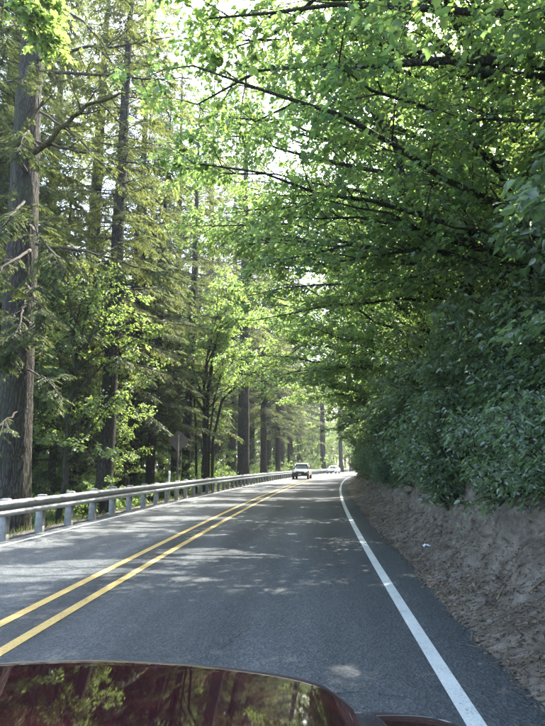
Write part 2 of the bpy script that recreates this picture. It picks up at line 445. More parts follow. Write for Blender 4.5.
# road and painted lines
ry = np.concatenate([np.arange(-40, 60, 0.5), np.arange(60, 401, 2.5)])
def strip(name, d0, d1, z, mat, parent=None, seg=2, y0=-40.0):
    yy = ry[ry >= y0]
    dd = np.linspace(d0, d1, seg)
    Yg, Dg = np.meshgrid(yy, dd, indexing='ij')
    jit = 0.0
    if seg > 6:                                     # ragged pavement edge on both sides
        jit = np.zeros_like(Dg); jit[:, -1] = 0.10 * fbm(yy * 1.1, yy * 0, 3, 4); jit[:, 0] = 0.08 * fbm(yy * 0.9, yy * 0, 9, 4)
    Zg = np.full_like(Yg, z)
    b = Buf(); b.grid(np.stack([xw(Yg) + Dg + jit, Yg, Zg], -1), flip=True)
    me = b.mesh(name, mat)
    uvl = me.uv_layers.new(name='UVMap')
    vi = np.zeros(len(me.loops), np.int32); me.loops.foreach_get('vertex_index', vi)
    uvl.data.foreach_set('uv', np.stack([Dg.ravel()[vi], Yg.ravel()[vi]], 1).astype(np.float32).ravel())
    return link(name, me, parent)
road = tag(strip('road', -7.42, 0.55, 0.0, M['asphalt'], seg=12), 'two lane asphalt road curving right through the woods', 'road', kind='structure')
strip('edge_line', -0.06, 0.06, 0.005, M['white_paint'], road)
strip('edge_line', -6.96, -6.85, 0.005, M['white_paint'], road)
strip('centre_line', -3.575, -3.455, 0.005, M['yellow_paint'], road)
strip('centre_line', -4.03, -3.91, 0.005, M['yellow_paint'], road)
sh = strip('gravel_shoulder', -7.85, -7.36, -0.02, M['gravel'])
tag(sh, 'narrow gravel strip along the road under the guardrail', 'shoulder', kind='structure')

# ------------------------------------------------------------------ leaf templates (axis, side, normal)
def T_(v, f): return np.array(v, float), np.array(f)
LEAF = T_([(0, 0, 0), (.24, .27, .06), (.58, .24, .04), (1.1, 0, -.12), (.58, -.24, .04), (.24, -.27, .06)], [(0, 1, 2, 3), (0, 3, 4, 5)])
LOBED = T_([(0, 0, 0), (.06, .30, .02), (.30, .27, .05), (.50, .44, -.04), (.62, .24, .04), (1.05, 0, -.14), (.62, -.24, .04), (.50, -.44, -.04), (.30, -.27, .05), (.06, -.30, .02)],
           [(0, 1, 2), (0, 2, 3), (0, 3, 4), (0, 4, 5), (0, 5, 6), (0, 6, 7), (0, 7, 8), (0, 8, 9)])
BLADE = T_([(0, 0, 0), (.35, .5, 0), (1, 0, 0), (.35, -.5, 0)], [(0, 1, 2, 3)])

# dapples of sun on the road: canopy gaps run from these spots towards the sun
SPOTS = [(*on_ground(x, y)[:2], a, c) for x, y, a, c in [(60, 571, 1.3, 0.42), (20, 578, 0.7, 0.3), (95, 562, 0.8, 0.25), (200, 551, 0.95, 0.34), (175, 560, 0.8, 0.22), (235, 556, 0.9, 0.2), (150, 573, 0.6, 0.15), (210, 535, 0.5, 0.2),
         (120, 530, 1.3, 0.3), (40, 545, 0.9, 0.3), (190, 518, 1.6, 0.4), (150, 525, 1.0, 0.3), (230, 505, 1.8, 0.5), (270, 492, 2.0, 0.8), (300, 487, 2.2, 0.9), (325, 480, 2.5, 1.2), (320, 475, 3.5, 2.0), (280, 482, 2.0, 2.0)]]
def sun_gap(P):
    """True where a leaf may stay"""
    S = np.array(SUN); q = P - S[None] * (P[:, 2:3] / S[2])
    keep = np.ones(len(P), bool)
    nz = fbm(q[:, 0] * 1.1, q[:, 1] * 3.0, 77, 3)
    for x, y, a, c in SPOTS:
        r = ((q[:, 0] - x) / (a * 0.9)) ** 2 + ((q[:, 1] - y) / (c * 1.3)) ** 2
        keep &= (r + nz * 1.6) > 1
    return keep

# ------------------------------------------------------------------ tree builders
def curve_to(p0, p1, n, rng, bulge=0.15, wob=0.04):
    p0 = np.array(p0, float); p1 = np.array(p1, float); L = np.linalg.norm(p1 - p0)
    c = (p0 + p1) / 2 + np.array([0, 0, bulge * L]) + rng.normal(0, wob * L, 3)
    t = np.linspace(0, 1, n)[:, None]
    P = (1 - t) ** 2 * p0 + 2 * t * (1 - t) * c + t * t * p1
    P[1:-1] += rng.normal(0, wob * L * 0.25, (n - 2, 3))
    return P

def path_at(P, t):
    f = t * (len(P) - 1); i = np.clip(np.floor(f).astype(int), 0, len(P) - 2); w = (f - i)[:, None]
    return P[i] * (1 - w) + P[i + 1] * w, unit(P[i + 1] - P[i])

def foliage(limbs, rng, n2, n3, nl, l2, l3, size, tmpl, leafm, wood, droop=0.35, keep=None, t0=0.25, density_end=1.0):
    """side branches, twigs and leaves along limb paths; returns the crown buffer"""
    B = Buf()
    for P in limbs:
        L = np.linalg.norm(np.diff(P, axis=0), axis=1).sum()
        m = max(2, int(n2 * L / 4.0))
        t = np.sort(rng.uniform(t0, 1.0, m)); t[-1] = 1.0
        S, D = path_at(P, t)
        side = unit(np.cross(D, np.array([[0, 0, 1.0]])) + 1e-6) * np.where(np.arange(m) % 2, 1, -1)[:, None]
        dirs = unit(D * 0.75 + side * rng.uniform(0.4, 1.1, (m, 1)) + np.stack([np.zeros(m), np.zeros(m), rng.normal(0.10, 0.28, m)], 1))
        len2 = l2 * rng.uniform(0.6, 1.2, m) * (1.15 - 0.55 * t)
        E1 = S + dirs * len2[:, None] * 0.5 + np.array([0, 0, 0.05]) * len2[:, None]
        d2 = unit(dirs + np.array([0, 0, -droop * 0.6]))
        E2 = E1 + d2 * len2[:, None] * 0.5
        B.twigs(S, E1, 0.008 + 0.006 * len2, 0.005 + 0.003 * len2, mat=1)
        B.twigs(E1, E2, 0.005 + 0.003 * len2, 0.003, mat=1)
        tt = rng.uniform(0.15, 1.0, (m, n3))
        Q = np.where(tt[..., None] < 0.5, S[:, None] + (E1 - S)[:, None] * (tt * 2)[..., None], E1[:, None] + (E2 - E1)[:, None] * (tt * 2 - 1)[..., None])
        s2 = unit(np.cross(d2, np.array([[0, 0, 1.0]])) + 1e-6)
        sg = np.where(np.arange(n3) % 2, 1.0, -1.0)[None, :, None]
        dd = unit(d2[:, None] * 0.6 + s2[:, None] * sg * rng.uniform(0.4, 1.1, (m, n3, 1)) + rng.normal(0, 0.25, (m, n3, 3)) + np.array([0, 0, -droop * 0.4]))
        l3_ = l3 * rng.uniform(0.5, 1.2, (m, n3, 1))
        Q2 = Q + dd * l3_
        Qf, Q2f, ddf = Q.reshape(-1, 3), Q2.reshape(-1, 3), dd.reshape(-1, 3)
        B.twigs(Qf, Q2f, 0.005, 0.002, mat=1)
        n = len(Qf)
        u = rng.uniform(0.15, 1.05, (n, nl))
        LP = Qf[:, None] + (Q2f - Qf)[:, None] * u[..., None] + rng.normal(0, 0.05, (n, nl, 3))
        az = rng.uniform(-1.5, 1.5, (n, nl))
        base = ddf[:, None] + 0 * LP
        ca, sa = np.cos(az)[..., None], np.sin(az)[..., None]
        A = np.concatenate([base[..., :1] * ca - base[..., 1:2] * sa, base[..., :1] * sa + base[..., 1:2] * ca, np.zeros_like(ca) - droop * rng.uniform(0.2, 1.6, ca.shape)], -1)
        N = np.array([0, 0, 1.0]) + rng.normal(0, 0.62, LP.shape)
        LP, A, N = LP.reshape(-1, 3), A.reshape(-1, 3), N.reshape(-1, 3)
        r = np.clip(np.repeat(rng.uniform(0, 1, n), nl) * 0.5 + rng.uniform(0, 0.6, len(LP)), 0, 1)
        if keep is not None:
            kp = keep(LP); LP, A, N, r = LP[kp], A[kp], N[kp], r[kp]
        sz = size * rng.uniform(0.5, 1.3, len(LP)); hf = rng.random(len(LP)) < 0.5
        cur = (tmpl[0] * np.array([0.95, 0.85, 3.2]), tmpl[1])
        B.leaves(LP[hf], A[hf], N[hf], sz[hf], tmpl, r[hf], 0); B.leaves(LP[~hf], A[~hf], N[~hf], sz[~hf], cur, r[~hf], 0)
    return B

def broadleaf(name, seed, H, r0, ends, n2=9, n3=7, nl=9, l2=1.7, l3=0.55, size=0.16, tmpl=LEAF, leafm='maple', lean=(0, 0), org=(0, 0, 0), carve=False, extra=(), droop=0.35, wood='maple_bark', sides=9, t0=0.25, stem_lo=0.35):
    rng = np.random.default_rng(seed)
    org = np.array(org, float)
    n = 12
    t = np.linspace(0, 1, n)
    tr = np.stack([lean[0] * t ** 1.5, lean[1] * t ** 1.5, -0.4 + (H + 0.4) * t], 1)
    tr[1:, :2] += np.cumsum(rng.normal(0, 0.012 * H, (n - 1, 2)), 0) * 0.5
    W = Buf()
    W.tube(tr, np.interp(t, [0, 0.06, 0.5, 1], [r0 * 1.5, r0, r0 * 0.68, r0 * 0.2]), sides, ridges=0.06, seed=seed)
    limbs = []
    for e in ends:
        e = np.array(e, float)
        hfrac = np.clip((e[2] / H) * 0.8 - 0.12 + rng.uniform(-0.1, 0.1), stem_lo, 0.97)
        s, _ = path_at(tr, np.array([hfrac]))
        P = curve_to(s[0], e, 8, rng, 0.12, 0.05)
        L = np.linalg.norm(e - s[0])
        r = min(r0 * 0.42, 0.0105 * L + 0.007)
        W.tube(P, np.linspace(r, 0.012, 8), 6)
        limbs.append(P)
    for P, r in extra:
        P = np.array(P) - org
        W.tube(P, np.linspace(r, r * 0.35, len(P)), 7); limbs.append(P)
    kp = (lambda q: sun_gap(q + org)) if carve else None
    C = foliage(limbs, rng, n2, n3, nl, l2, l3, size, tmpl, leafm, wood, droop, kp, t0)
    return [('trunk', W.mesh(name + '_trunk', M[wood], True)), ('crown', C.mesh(name + '_crown', [M[leafm], M['twig']]))]

def crown_ends(rng, n, c, rad, lo=None):
    """limb ends spread through the outer part of an ellipsoid"""
    out = []
    c = np.array(c, float); rad = np.array(rad, float)
    while len(out) < n:
        v = rng.normal(0, 1, 3); v /= np.linalg.norm(v)
        p = c + v * rad * rng.uniform(0.55, 1.0)
        if lo is not None and not lo(p): continue
        out.append(p)
    return out

def sprays(B, P, rng, ntw, ltw, mat=0, nb=9, t0=0.2, hang=0.35, blade=0.11):
    """flat needle sprays hanging either side of a conifer branch"""
    t = np.sort(rng.uniform(t0, 1.0, ntw))
    S, D = path_at(P, t)
    sg = np.where(np.arange(ntw) % 2, 1.0, -1.0)[:, None]
    side = unit(np.cross(D, np.array([[0, 0, 1.0]])) + 1e-6) * sg
    d = unit(D * rng.uniform(0.4, 1.1, (ntw, 1)) + side * rng.uniform(0.5, 1.1, (ntw, 1)) + np.array([0, 0, -hang]) * rng.uniform(0.2, 1.8, (ntw, 1)))
    l = ltw * rng.uniform(0.5, 1.25, ntw) * (1.15 - 0.6 * t)
    mid = S + d * l[:, None] * 0.55
    d2 = unit(d + np.array([0, 0, -hang * 0.9]))
    E = mid + d2 * l[:, None] * 0.45
    B.twigs(S, mid, 0.006, 0.004, mat=1); B.twigs(mid, E, 0.004, 0.002, mat=1)
    u = np.linspace(0.08, 1.0, nb)[None] + rng.uniform(-0.04, 0.04, (ntw, nb))
    Q = np.where(u[..., None] < 0.55, S[:, None] + (mid - S)[:, None] * (u / 0.55)[..., None], mid[:, None] + (E - mid)[:, None] * ((u - 0.55) / 0.45)[..., None])
    sd2 = unit(np.cross(d2, np.array([[0, 0, 1.0]])) + 1e-6)
    for s in (-1.0, 1.0):
        A = d2[:, None] * 0.8 + s * sd2[:, None] * rng.uniform(0.5, 1.0, (ntw, nb, 1)) + np.array([0, 0, -0.25]) + rng.normal(0, 0.15, (ntw, nb, 3))
        N = np.array([0, 0, 1.0]) + rng.normal(0, 0.35, (ntw, nb, 3))
        ln = blade * rng.uniform(0.7, 1.5, (ntw, nb)) * (1.25 - 0.6 * np.clip(u, 0, 1))
        V0, F0 = BLADE
        tm = (V0 * np.array([1, 0.26, 1]), F0)
        r = np.clip(np.repeat(rng.uniform(0, 0.7, ntw), nb) + rng.uniform(0, 0.3, ntw * nb), 0, 1)
        B.leaves(Q.reshape(-1, 3), A.reshape(-1, 3), N.reshape(-1, 3), ln.ravel(), tm, r, mat)

def conifer(name, seed, H, r0, lo, hi, Lmax, nbr=80, ntw=26, needle='needle', dead=14, sides=12, ltw=0.75, lean=(0, 0), blade=0.13):
    rng = np.random.default_rng(seed)
    n = 16; t = np.linspace(0, 1, n)
    tr = np.stack([lean[0] * t + rng.normal(0, 0.02, n), lean[1] * t + rng.normal(0, 0.02, n), -0.6 + (H + 0.6) * t], 1)
    W, B = Buf(), Buf()
    W.tube(tr, np.interp(t, [0, 0.04, 0.5, 1], [r0 * 1.35, r0, r0 * 0.66, 0.03]), sides, ridges=0.07, seed=seed)
    for i in range(dead):                       # dead stubs and bare lower branches
        h = rng.uniform(0.08 * H, lo + 4); az = rng.uniform(0, 6.283); L = rng.uniform(0.4, 2.6)
        s, _ = path_at(tr, np.array([(h + 0.6) / (H + 0.6)]))
        e = s[0] + np.array([math.cos(az) * L, math.sin(az) * L, rng.uniform(-0.35, 0.25) * L])
        W.tube(curve_to(s[0], e, 5, rng, -0.05, 0.06), np.linspace(0.022, 0.006, 5), 4)
    for i in range(nbr):
        f = (i + rng.uniform(0, 1)) / nbr
        h = lo + (hi - lo) * f
        az = i * 2.39996 + rng.normal(0, 0.3)
        L = Lmax * (1 - 0.75 * max(0.0, (h - lo) / (H - lo))) * rng.uniform(0.65, 1.1)
        s, _ = path_at(tr, np.array([(h + 0.6) / (H + 0.6)]))
        e = s[0] + np.array([math.cos(az) * L, math.sin(az) * L, -rng.uniform(0.02, 0.32) * L])
        P = curve_to(s[0], e, 7, rng, 0.08, 0.03)
        W.tube(P, np.linspace(0.014 + 0.009 * L, 0.006, 7), 4)
        sprays(B, P, rng, int(ntw * L / Lmax) + 6, ltw, blade=blade)
    return [('trunk', W.mesh(name + '_trunk', M['fir_bark'], True)), ('crown', B.mesh(name + '_crown', [M[needle], M['twig']]))]

def shrub(name, seed, h, w, leafm='shrub', size=0.10, nst=11, n2=9, n3=5, nl=8):
    rng = np.random.default_rng(seed)
    W = Buf(); limbs = []
    for i in range(nst):
        az = rng.uniform(0, 6.283); r = w * rng.uniform(0.25, 1.0)
        e = np.array([math.cos(az) * r, math.sin(az) * r, h * rng.uniform(0.45, 1.05) * (1 - 0.25 * r / w)])
        P = curve_to((rng.normal(0, 0.06), rng.normal(0, 0.06), -0.25), e, 7, rng, 0.22, 0.05)
        W.tube(P, np.linspace(0.016, 0.005, 7), 4); limbs.append(P)
    C = foliage(limbs, rng, n2 * 4.0 / max(1, h) * 0.6, n3, nl, 0.55, 0.3, size, LEAF, leafm, None, 0.4, t0=0.12)
    return [('stem', W.mesh(name + '_stem', M['maple_bark'], True)), ('crown', C.mesh(name + '_crown', [M[leafm], M['twig']]))]

def fern(name, seed, L=0.8, nf=15):
    rng = np.random.default_rng(seed); B = Buf()
    for i in range(nf):
        az = i * 6.283 / nf + rng.normal(0, 0.2); l = L * rng.uniform(0.7, 1.15); lift = rng.uniform(0.35, 0.75)
        t = np.linspace(0, 1, 8)[:, None]
        hd = np.array([math.cos(az), math.sin(az), 0])
        P = hd * l * t + np.array([0, 0, 1.0]) * l * (lift * 1.6 * t - (lift * 1.25 + 0.35) * t * t)
        B.tube(P, np.linspace(0.006, 0.002, 8), 3, mat=1, cap=False)
        tt = np.linspace(0.06, 0.99, 22); S, D = path_at(P, tt)
        sd_ = unit(np.cross(D, np.array([[0, 0, 1.0]])) + 1e-6)
        wl = l * 0.17 * np.sin(np.clip(tt * 0.9 + 0.12, 0, 1) * math.pi) ** 0.7 + 0.01
        for s in (-1, 1):
            V0, F0 = BLADE
            B.leaves(S, sd_ * s + D * 0.35 + np.array([0, 0, -0.15]), np.array([[0, 0, 1.0]]) + rng.normal(0, 0.15, S.shape), wl, (V0 * np.array([1, 0.3, 1]), F0), rng.uniform(0, 1, len(S)))
    return [('fronds', B.mesh(name, [M['fern'], M['twig']]))]

# ------------------------------------------------------------------ right side: maples leaning over the road from the bank
def right_maple(i, Y, dbase, H, cxd, cz, rad, lean, n, label, seed, size=0.1, tmpl=LOBED, n2=9, n3=7, nl=11, extra=(), r0=0.17):
    x = xw(Y) + dbase
    org = np.array([x, Y, float(gz(x, Y))])
    rng = np.random.default_rng(seed)
    def lo(p):
        w = p + org; d = w[0] - xw(w[1])
        need = 4.8 if d < -0.5 else np.interp(d, [-0.5, 1.2, 3, 6], [4.6, 2.9, 3.2, 4.4])
        side = w[0] / (w[1] * math.cos(PITCH) + (w[2] - EYE) * math.sin(PITCH))
        return w[2] > need and w[1] > 1.2 and side > -0.15
    c = np.array([xw(Y) + cxd - x, 0, cz - org[2]])
    ends = crown_ends(rng, n, c, rad, lo)
    p = broadleaf('roadside_maple', seed, H, r0, ends, n2, n3, nl, 1.6, 0.5, size, tmpl, 'maple', lean, org, True, extra, stem_lo=0.22, t0=0.12)
    return spawn(p, 'maple_tree', org, label, 'tree', 'maples on the bank above the right lane')

RM = 'leafy maple leaning over the road from the bank, '
right_maple(0, 5.0, 4.2, 8.5, 0.0, 8.5, (4.8, 3.8, 5.4), (-1.6, -0.2), 30, RM + 'thick trunk beside the ferny slope', 101, r0=0.2)
right_maple(1, 9.0, 3.8, 8.5, -0.6, 9.2, (5.2, 3.8, 5.8), (-1.8, 0.3), 32, RM + 'its low limbs crossing in an X', 102, r0=0.17,
            extra=[([at(405, 190, 9), at(395, 140, 9.3), at(372, 108, 9.6), at(345, 72, 10), at(318, 48, 10.4)], 0.07), ([at(398, 150, 9), at(345, 72, 9.6), at(300, 100, 10), at(255, 122, 10.3)], 0.045), ([(4.6, 8.8, 6.8), (4.2, 9.6, 8.2), (3.8, 10.2, 9.0), (3.0, 10.9, 9.5)], 0.04)])  # the last limb is added to shade a sun patch on the near road
right_maple(2, 14.0, 4.4, 10, -0.8, 10.0, (5.4, 4.2, 6.6), (-1.6, 0), 38, RM + 'third trunk along from the thick one', 103, tmpl=LEAF, size=0.12)
right_maple(3, 20.0, 4.0, 10.5, -0.6, 10.2, (5.4, 4.4, 7.0), (-1.6, 0.3), 38, RM + 'fourth trunk along from the thick one', 104, tmpl=LEAF, size=0.135)
right_maple(4, 27.0, 4.6, 11.0, -0.6, 10.5, (5.8, 4.8, 7.2), (-2.0, 0), 36, RM + 'fifth trunk along from the thick one', 105, tmpl=LEAF, size=0.16)
right_maple(5, 36.0, 4.0, 11.0, -0.2, 10.5, (5.6, 5.2, 7.5), (-1.6, 0), 34, RM + 'sixth trunk along from the thick one', 106, tmpl=LEAF, size=0.18)
right_maple(6, 47.0, 4.6, 11.5, 0.2, 10.0, (5.4, 5.8, 7.5), (-1.2, 0), 32, RM + 'opposite the oncoming dark car', 107, tmpl=LEAF, size=0.2)
right_maple(7, 60.0, 4.6, 11.0, 1.2, 9.5, (4.6, 6.2, 7.5), (-0.8, 0), 30, RM + 'where the road bends out of sight', 108, tmpl=LEAF, size=0.22, n3=6)

# prototypes shared by the copies
rngp = np.random.default_rng(5)
MAP = [broadleaf('maple_a', 201, 9, 0.15, crown_ends(rngp, 18, (0, 0, 8), (3.6, 3.6, 4.6), lambda p: p[2] > 2.5), 8, 8, 11, 1.6, 0.5, 0.125, LEAF, 'under', t0=0.2),
       broadleaf('maple_b', 202, 11, 0.17, crown_ends(rngp, 20, (0.5, 0, 9.5), (4.2, 3.8, 5.4), lambda p: p[2] > 3), 8, 8, 11, 1.7, 0.5, 0.13, LEAF, 'under', lean=(1.2, 0.4), t0=0.2),
       broadleaf('maple_c', 203, 6, 0.09, crown_ends(rngp, 16, (0, 0, 5), (2.6, 2.6, 3.4), lambda p: p[2] > 1.3), 9, 7, 10, 1.2, 0.42, 0.10, LEAF, 'under', t0=0.15)]
CON = [conifer('fir_a', 301, 36, 0.40, 7, 33, 4.8, 140, 30, dead=30, blade=0.16, ltw=1.0),
       conifer('fir_b', 302, 32, 0.32, 4.5, 30, 4.2, 135, 28, dead=20, lean=(0.5, 0.2), blade=0.16, ltw=0.95),
       conifer('fir_c', 303, 38, 0.46, 10, 35, 5.2, 140, 30, 'needle_sunlit', dead=45, blade=0.16, ltw=1.05),
       conifer('hemlock', 304, 14, 0.15, 0.6, 13.6, 2.8, 90, 24, dead=4, ltw=0.7, blade=0.13)]
SHR = [shrub('shrub_a', 401, 1.6, 1.1, size=0.085, nl=11), shrub('shrub_b', 402, 2.3, 1.3, size=0.095, nl=12, n3=6), shrub('shrub_c', 403, 1.2, 1.0, size=0.07, nst=13, nl=11)]
USH = [shrub('under_a', 411, 2.2, 1.5, 'under', 0.09, nl=11), shrub('under_b', 412, 3.2, 1.8, 'under', 0.10, nl=12)]
FER = [fern('fern_a', 421, 0.85), fern('fern_b', 422, 0.65, 12)]

rng = np.random.default_rng(77)
def opposite(Y):
    return 'just past the car bonnet' if Y < 8 else 'opposite the massive fir' if Y < 19 else 'opposite the road sign' if Y < 34 else 'opposite the thick bare fir' if Y < 54 else 'opposite the dark car' if Y < 72 else 'at the bend'
def beyond(Y):
    return 'beside the massive fir' if Y < 18 else 'between the massive fir and the road sign' if Y < 28 else 'between the road sign and the thick bare fir' if Y < 47 else 'past the thick bare fir' if Y < 72 else 'near the bend'
def put(parts, name, loc, base, where, cat, group, rz, sc):
    return spawn(parts, name, loc, base + ' ' + where, cat, group + ' ' + where, rz, sc)
# shrubs and ferns clothing the slope above the bare bank
n = 0
for Y in np.concatenate([np.arange(1.5, 30, 1.0), np.arange(30, 90, 2.4)]):
    for row, d in enumerate((1.78, 2.6, 4.0, 6.0)):
        if row > 2 and Y > 50: continue
        yy = Y + rng.uniform(-0.5, 0.5); d2 = d + rng.uniform(-0.25, 0.35)
        x = xw(yy) + d2
        kf = rng.random()
        big = 1 + 0.25 * (Y > 30) + 0.12 * row
        z = float(gz(x, yy)) - 0.1
        if row == 0 and kf < 0.3:
            put(FER[n % 2], 'fern', (x, yy, z), 'sword fern on the lip of the cut bank', opposite(yy), 'fern', 'ferns on the bank lip', rng.uniform(0, 6), rng.uniform(0.9, 1.3))
        elif row == 0:
            put(SHR[2 if kf < 0.7 else 0], 'shrub', (x, yy, z), 'low shrub on the lip of the cut bank', opposite(yy), 'shrub', 'shrubs on the bank lip', rng.uniform(0, 6), rng.uniform(0.75, 1.05) * big)
        else:
            put(SHR[n % 2], 'shrub', (x, yy, z), ['squat', 'tall'][n % 2] + ' shrub on the slope above the cut bank', opposite(yy), 'shrub', ['squat', 'tall'][n % 2] + ' shrubs on the slope above the bank', rng.uniform(0, 6), rng.uniform(0.85, 1.35) * big)
        n += 1
for i, (Y, d, k, s) in enumerate([(2.5, 3.6, 2, .75), (5.5, 3.3, 2, .8), (8, 3.6, 2, .8), (11, 3.2, 2, .75), (14.5, 3.4, 2, .85), (18, 3.3, 2, .9), (22, 3.4, 2, .85), (26, 3.4, 2, .95), (30, 3.5, 2, 1.0), (35, 3.4, 2, 1.0), (41, 3.4, 2, 1.0), (47, 3.6, 2, 1.1), (53, 3.4, 2, 1.1), (60, 3.8, 2, 1.1), (3, 8, 0, 1.0), (6.5, 7.5, 1, .95), (11, 8, 0, 1.1), (15.5, 7.5, 1, 1.0), (20, 8, 0, 1.15), (25, 7.5, 1, 1.05), (32, 7.5, 1, 1.1), (40, 7.5, 1, 1.15), (50, 7.5, 1, 1.2), (60, 8, 1, 1.2), (4, 9, 2, 1.0), (8, 10, 0, .9), (14, 9.5, 2, 1.2), (19, 11, 0, .95), (25, 10, 1, .8), (31, 9, 2, 1.3), (38, 11, 0, .9), (45, 9, 0, .8), (53, 10, 1, .8), (66, 7, 0, .9), (74, 6, 1, .85), (84, 6, 0, .9), (96, 7, 1, .9), (108, 8, 0, 1.0), (70, 4.2, 2, 1.2), (80, 4, 2, 1.2), (91, 4, 2, 1.3), (102, 4.4, 2, 1.3)]):
    x = xw(Y) + d
    put(MAP[k], 'maple_tree', (x, Y, float(gz(x, Y))), ['slim maple', 'leaning maple', 'maple sapling'][k] + (' just above the cut bank' if d < 5.5 else ' high on the slope above the bank'), opposite(Y), 'tree', ['slim maples', 'leaning maples', 'maple saplings'][k] + (' above the bank' if d < 5.5 else ' up the slope'), rng.uniform(0, 6), s)

for Y, d, k, s in [(58, 11, 0, .9), (66, 9, 1, .9), (74, 12, 0, 1.0), (82, 8, 1, 1.0), (90, 11, 0, 1.0), (98, 8, 1, 1.0), (106, 12, 0, 1.0), (116, 8.5, 1, 1.05), (126, 10, 0, 1.0), (138, 9, 1, 1.1), (150, 10, 0, 1.1)]:  # firs added to shade the far road and fill the sky there
    x = xw(Y) + d
    put(CON[k], 'fir_tree', (x, Y, float(gz(x, Y)) - 0.3), ['tall green fir added for shade', 'slender green fir added for shade'][k] + ' on the slope right of the road', opposite(Y), 'tree', ['tall', 'slender'][k] + ' firs added for shade on the slope right of the road', rng.uniform(0, 6), s)

# ------------------------------------------------------------------ left side
def fir_at(px, Y, k, sc, label, group=None):
    x = at(px, 465, Y)[0]
    return spawn(CON[k], 'fir_tree', (x, Y, float(gz(x, Y))), label, 'tree', group, rng.uniform(0, 6), sc)

# big fir right behind the guardrail, with its own limbs
FY = 14.2
fb = at(15, 480, FY); fbz = float(gz(fb[0], FY))
root = tag(empty('fir_tree', (fb[0], FY, fbz)), 'massive furrowed fir trunk with arching mossy limbs right behind the guardrail', 'tree')
t = np.linspace(0, 1, 70)
top = at(33, 20, FY) - np.array([fb[0], FY, fbz])
H0 = 34.0
tr = np.stack([t * H0 * top[0] / top[2] * np.where(t > 0.4, 0.9, 1), 0 * t, -0.8 + (H0 + 0.8) * t], 1)
W = Buf(); tz = np.linspace(0, 1, 420) ** 1.25; tr = np.stack([np.interp(tz, t, tr[:, k]) for k in range(3)], 1)
W.tube(tr, np.interp(tz, [0, 0.03, 0.08, 0.4, 1], [0.62, 0.5, 0.45, 0.33, 0.05]), 96, cap=False)
V = W.v[0].reshape(420, 96, 3); an = np.arange(96)[None] * 2 * math.pi / 96; zz = tr[:, 2:3]
rel = 0.055 * np.abs(fbm(an * 5.5 + 0.5 * fbm(an * 2, zz * 1.2, 4), zz * 0.9, 18, 3)) + 0.03 * fbm(an * 14, zz * 5, 19, 3) + 0.05 * fbm(an * 1.3, zz * 0.4, 20, 2)
V += (V - tr[:, None]) / np.linalg.norm(V - tr[:, None], axis=-1, keepdims=True) * rel[..., None]
link('trunk', W.mesh('big_fir_trunk', M['fir_bark'], True), root)
rg = np.random.default_rng(9)
def fir_branch(pts, r, mat, ntw=14, ltw=0.5, sub=5, needle='needle', hang=0.3, blade=0.10):
    P = np.array([at(*p) for p in pts]) - np.array([fb[0], FY, fbz])
    tt = np.linspace(0, 1, len(P)); ts = np.linspace(0, 1, 14)
    P = np.stack([np.interp(ts, tt, P[:, k]) for k in range(3)], 1)
    P[1:-1] = (P[:-2] + 2 * P[1:-1] + P[2:]) / 4; P[1:-1] += rg.normal(0, 0.02, (12, 3))
    b_ = Buf(); b_.tube(P, np.linspace(r, r * 0.28, 14), 7)
    fo = Buf()
    for q in range(sub):
        s, d = path_at(P, np.array([rg.uniform(0.25, 0.95)]))
        e = s[0] + unit(d[0] + rg.normal(0, 0.55, 3)) * rg.uniform(0.5, 1.5)
        c = curve_to(s[0], e, 6, rg, -0.05, 0.06); b_.tube(c, np.linspace(r * 0.35, 0.005, 6), 4)
        if ntw: sprays(fo, c, rg, max(4, ntw // 2), ltw * 0.8, hang=hang, blade=blade)
    br = link('branch', b_.mesh('fir_branch', mat, True), root)
    if ntw:
        sprays(fo, P, rg, ntw, ltw, hang=hang, t0=0.3, blade=blade)
        tag(link('needles', fo.mesh('fir_needles', [M[needle], M['twig']]), br), kind='stuff')
mb, fbk = M['moss_bark'], M['twig']
fir_branch([(30, 155, 14.0), (50, 140, 13.7), (68, 122, 13.5), (85, 107, 13.4), (105, 99, 13.3), (130, 92, 13.2)], 0.085, mb, 8, 0.35, 6)
fir_branch([(26, 172, 13.8), (17, 158, 13.5), (16, 142, 13.4), (28, 126, 13.4), (40, 108, 13.5), (52, 84, 13.6), (66, 70, 13.7)], 0.07, mb, 8, 0.35, 5)
fir_branch([(36, 142, 14), (70, 150, 13.6), (120, 160, 13.2), (186, 168, 12.8)], 0.05, fbk, 16, 0.5, 7)
fir_branch([(38, 60, 14), (80, 47, 13.7), (125, 46, 13.4), (172, 37, 13.2)], 0.055, fbk, 14, 0.5, 8)
fir_branch([(38, 72, 14), (90, 74, 13.4), (140, 78, 13.0), (192, 79, 12.6)], 0.05, fbk, 14, 0.5, 8)
fir_branch([(40, 112, 14), (75, 135, 13.5), (110, 172, 13.2), (142, 210, 13)], 0.04, fbk, 10, 0.45, 5)
fir_branch([(40, 20, 14), (72, 10, 13.5), (100, 40, 13.2), (122, 82, 13)], 0.04, fbk, 8, 0.45, 5)
fir_branch([(36, 244, 14), (80, 250, 13.4), (130, 265, 13), (180, 280, 12.8)], 0.045, fbk, 26, 0.6, 8)
fir_branch([(30, 250, 14), (10, 262, 12.6), (-30, 290, 11.5)], 0.045, fbk, 26, 0.65, 8)
fir_branch([(25, 300, 14), (20, 320, 12.8), (12, 350, 12)], 0.035, fbk, 26, 0.6, 5)
fir_branch([(25, 200, 14), (12, 215, 12.6), (-8, 240, 11.6)], 0.04, fbk, 26, 0.65, 7)
fir_branch([(28, 370, 14), (45, 378, 13), (62, 398, 12.4)], 0.03, fbk, 18, 0.5, 4)
fir_branch([(20, 410, 14), (0, 425, 13), (-20, 440, 12.4)], 0.03, fbk, 14, 0.5, 4)
fir_branch([(30, 225, 14), (35, 232, 12.9), (50, 250, 12.2), (64, 272, 11.8)], 0.035, fbk, 30, 0.6, 7)
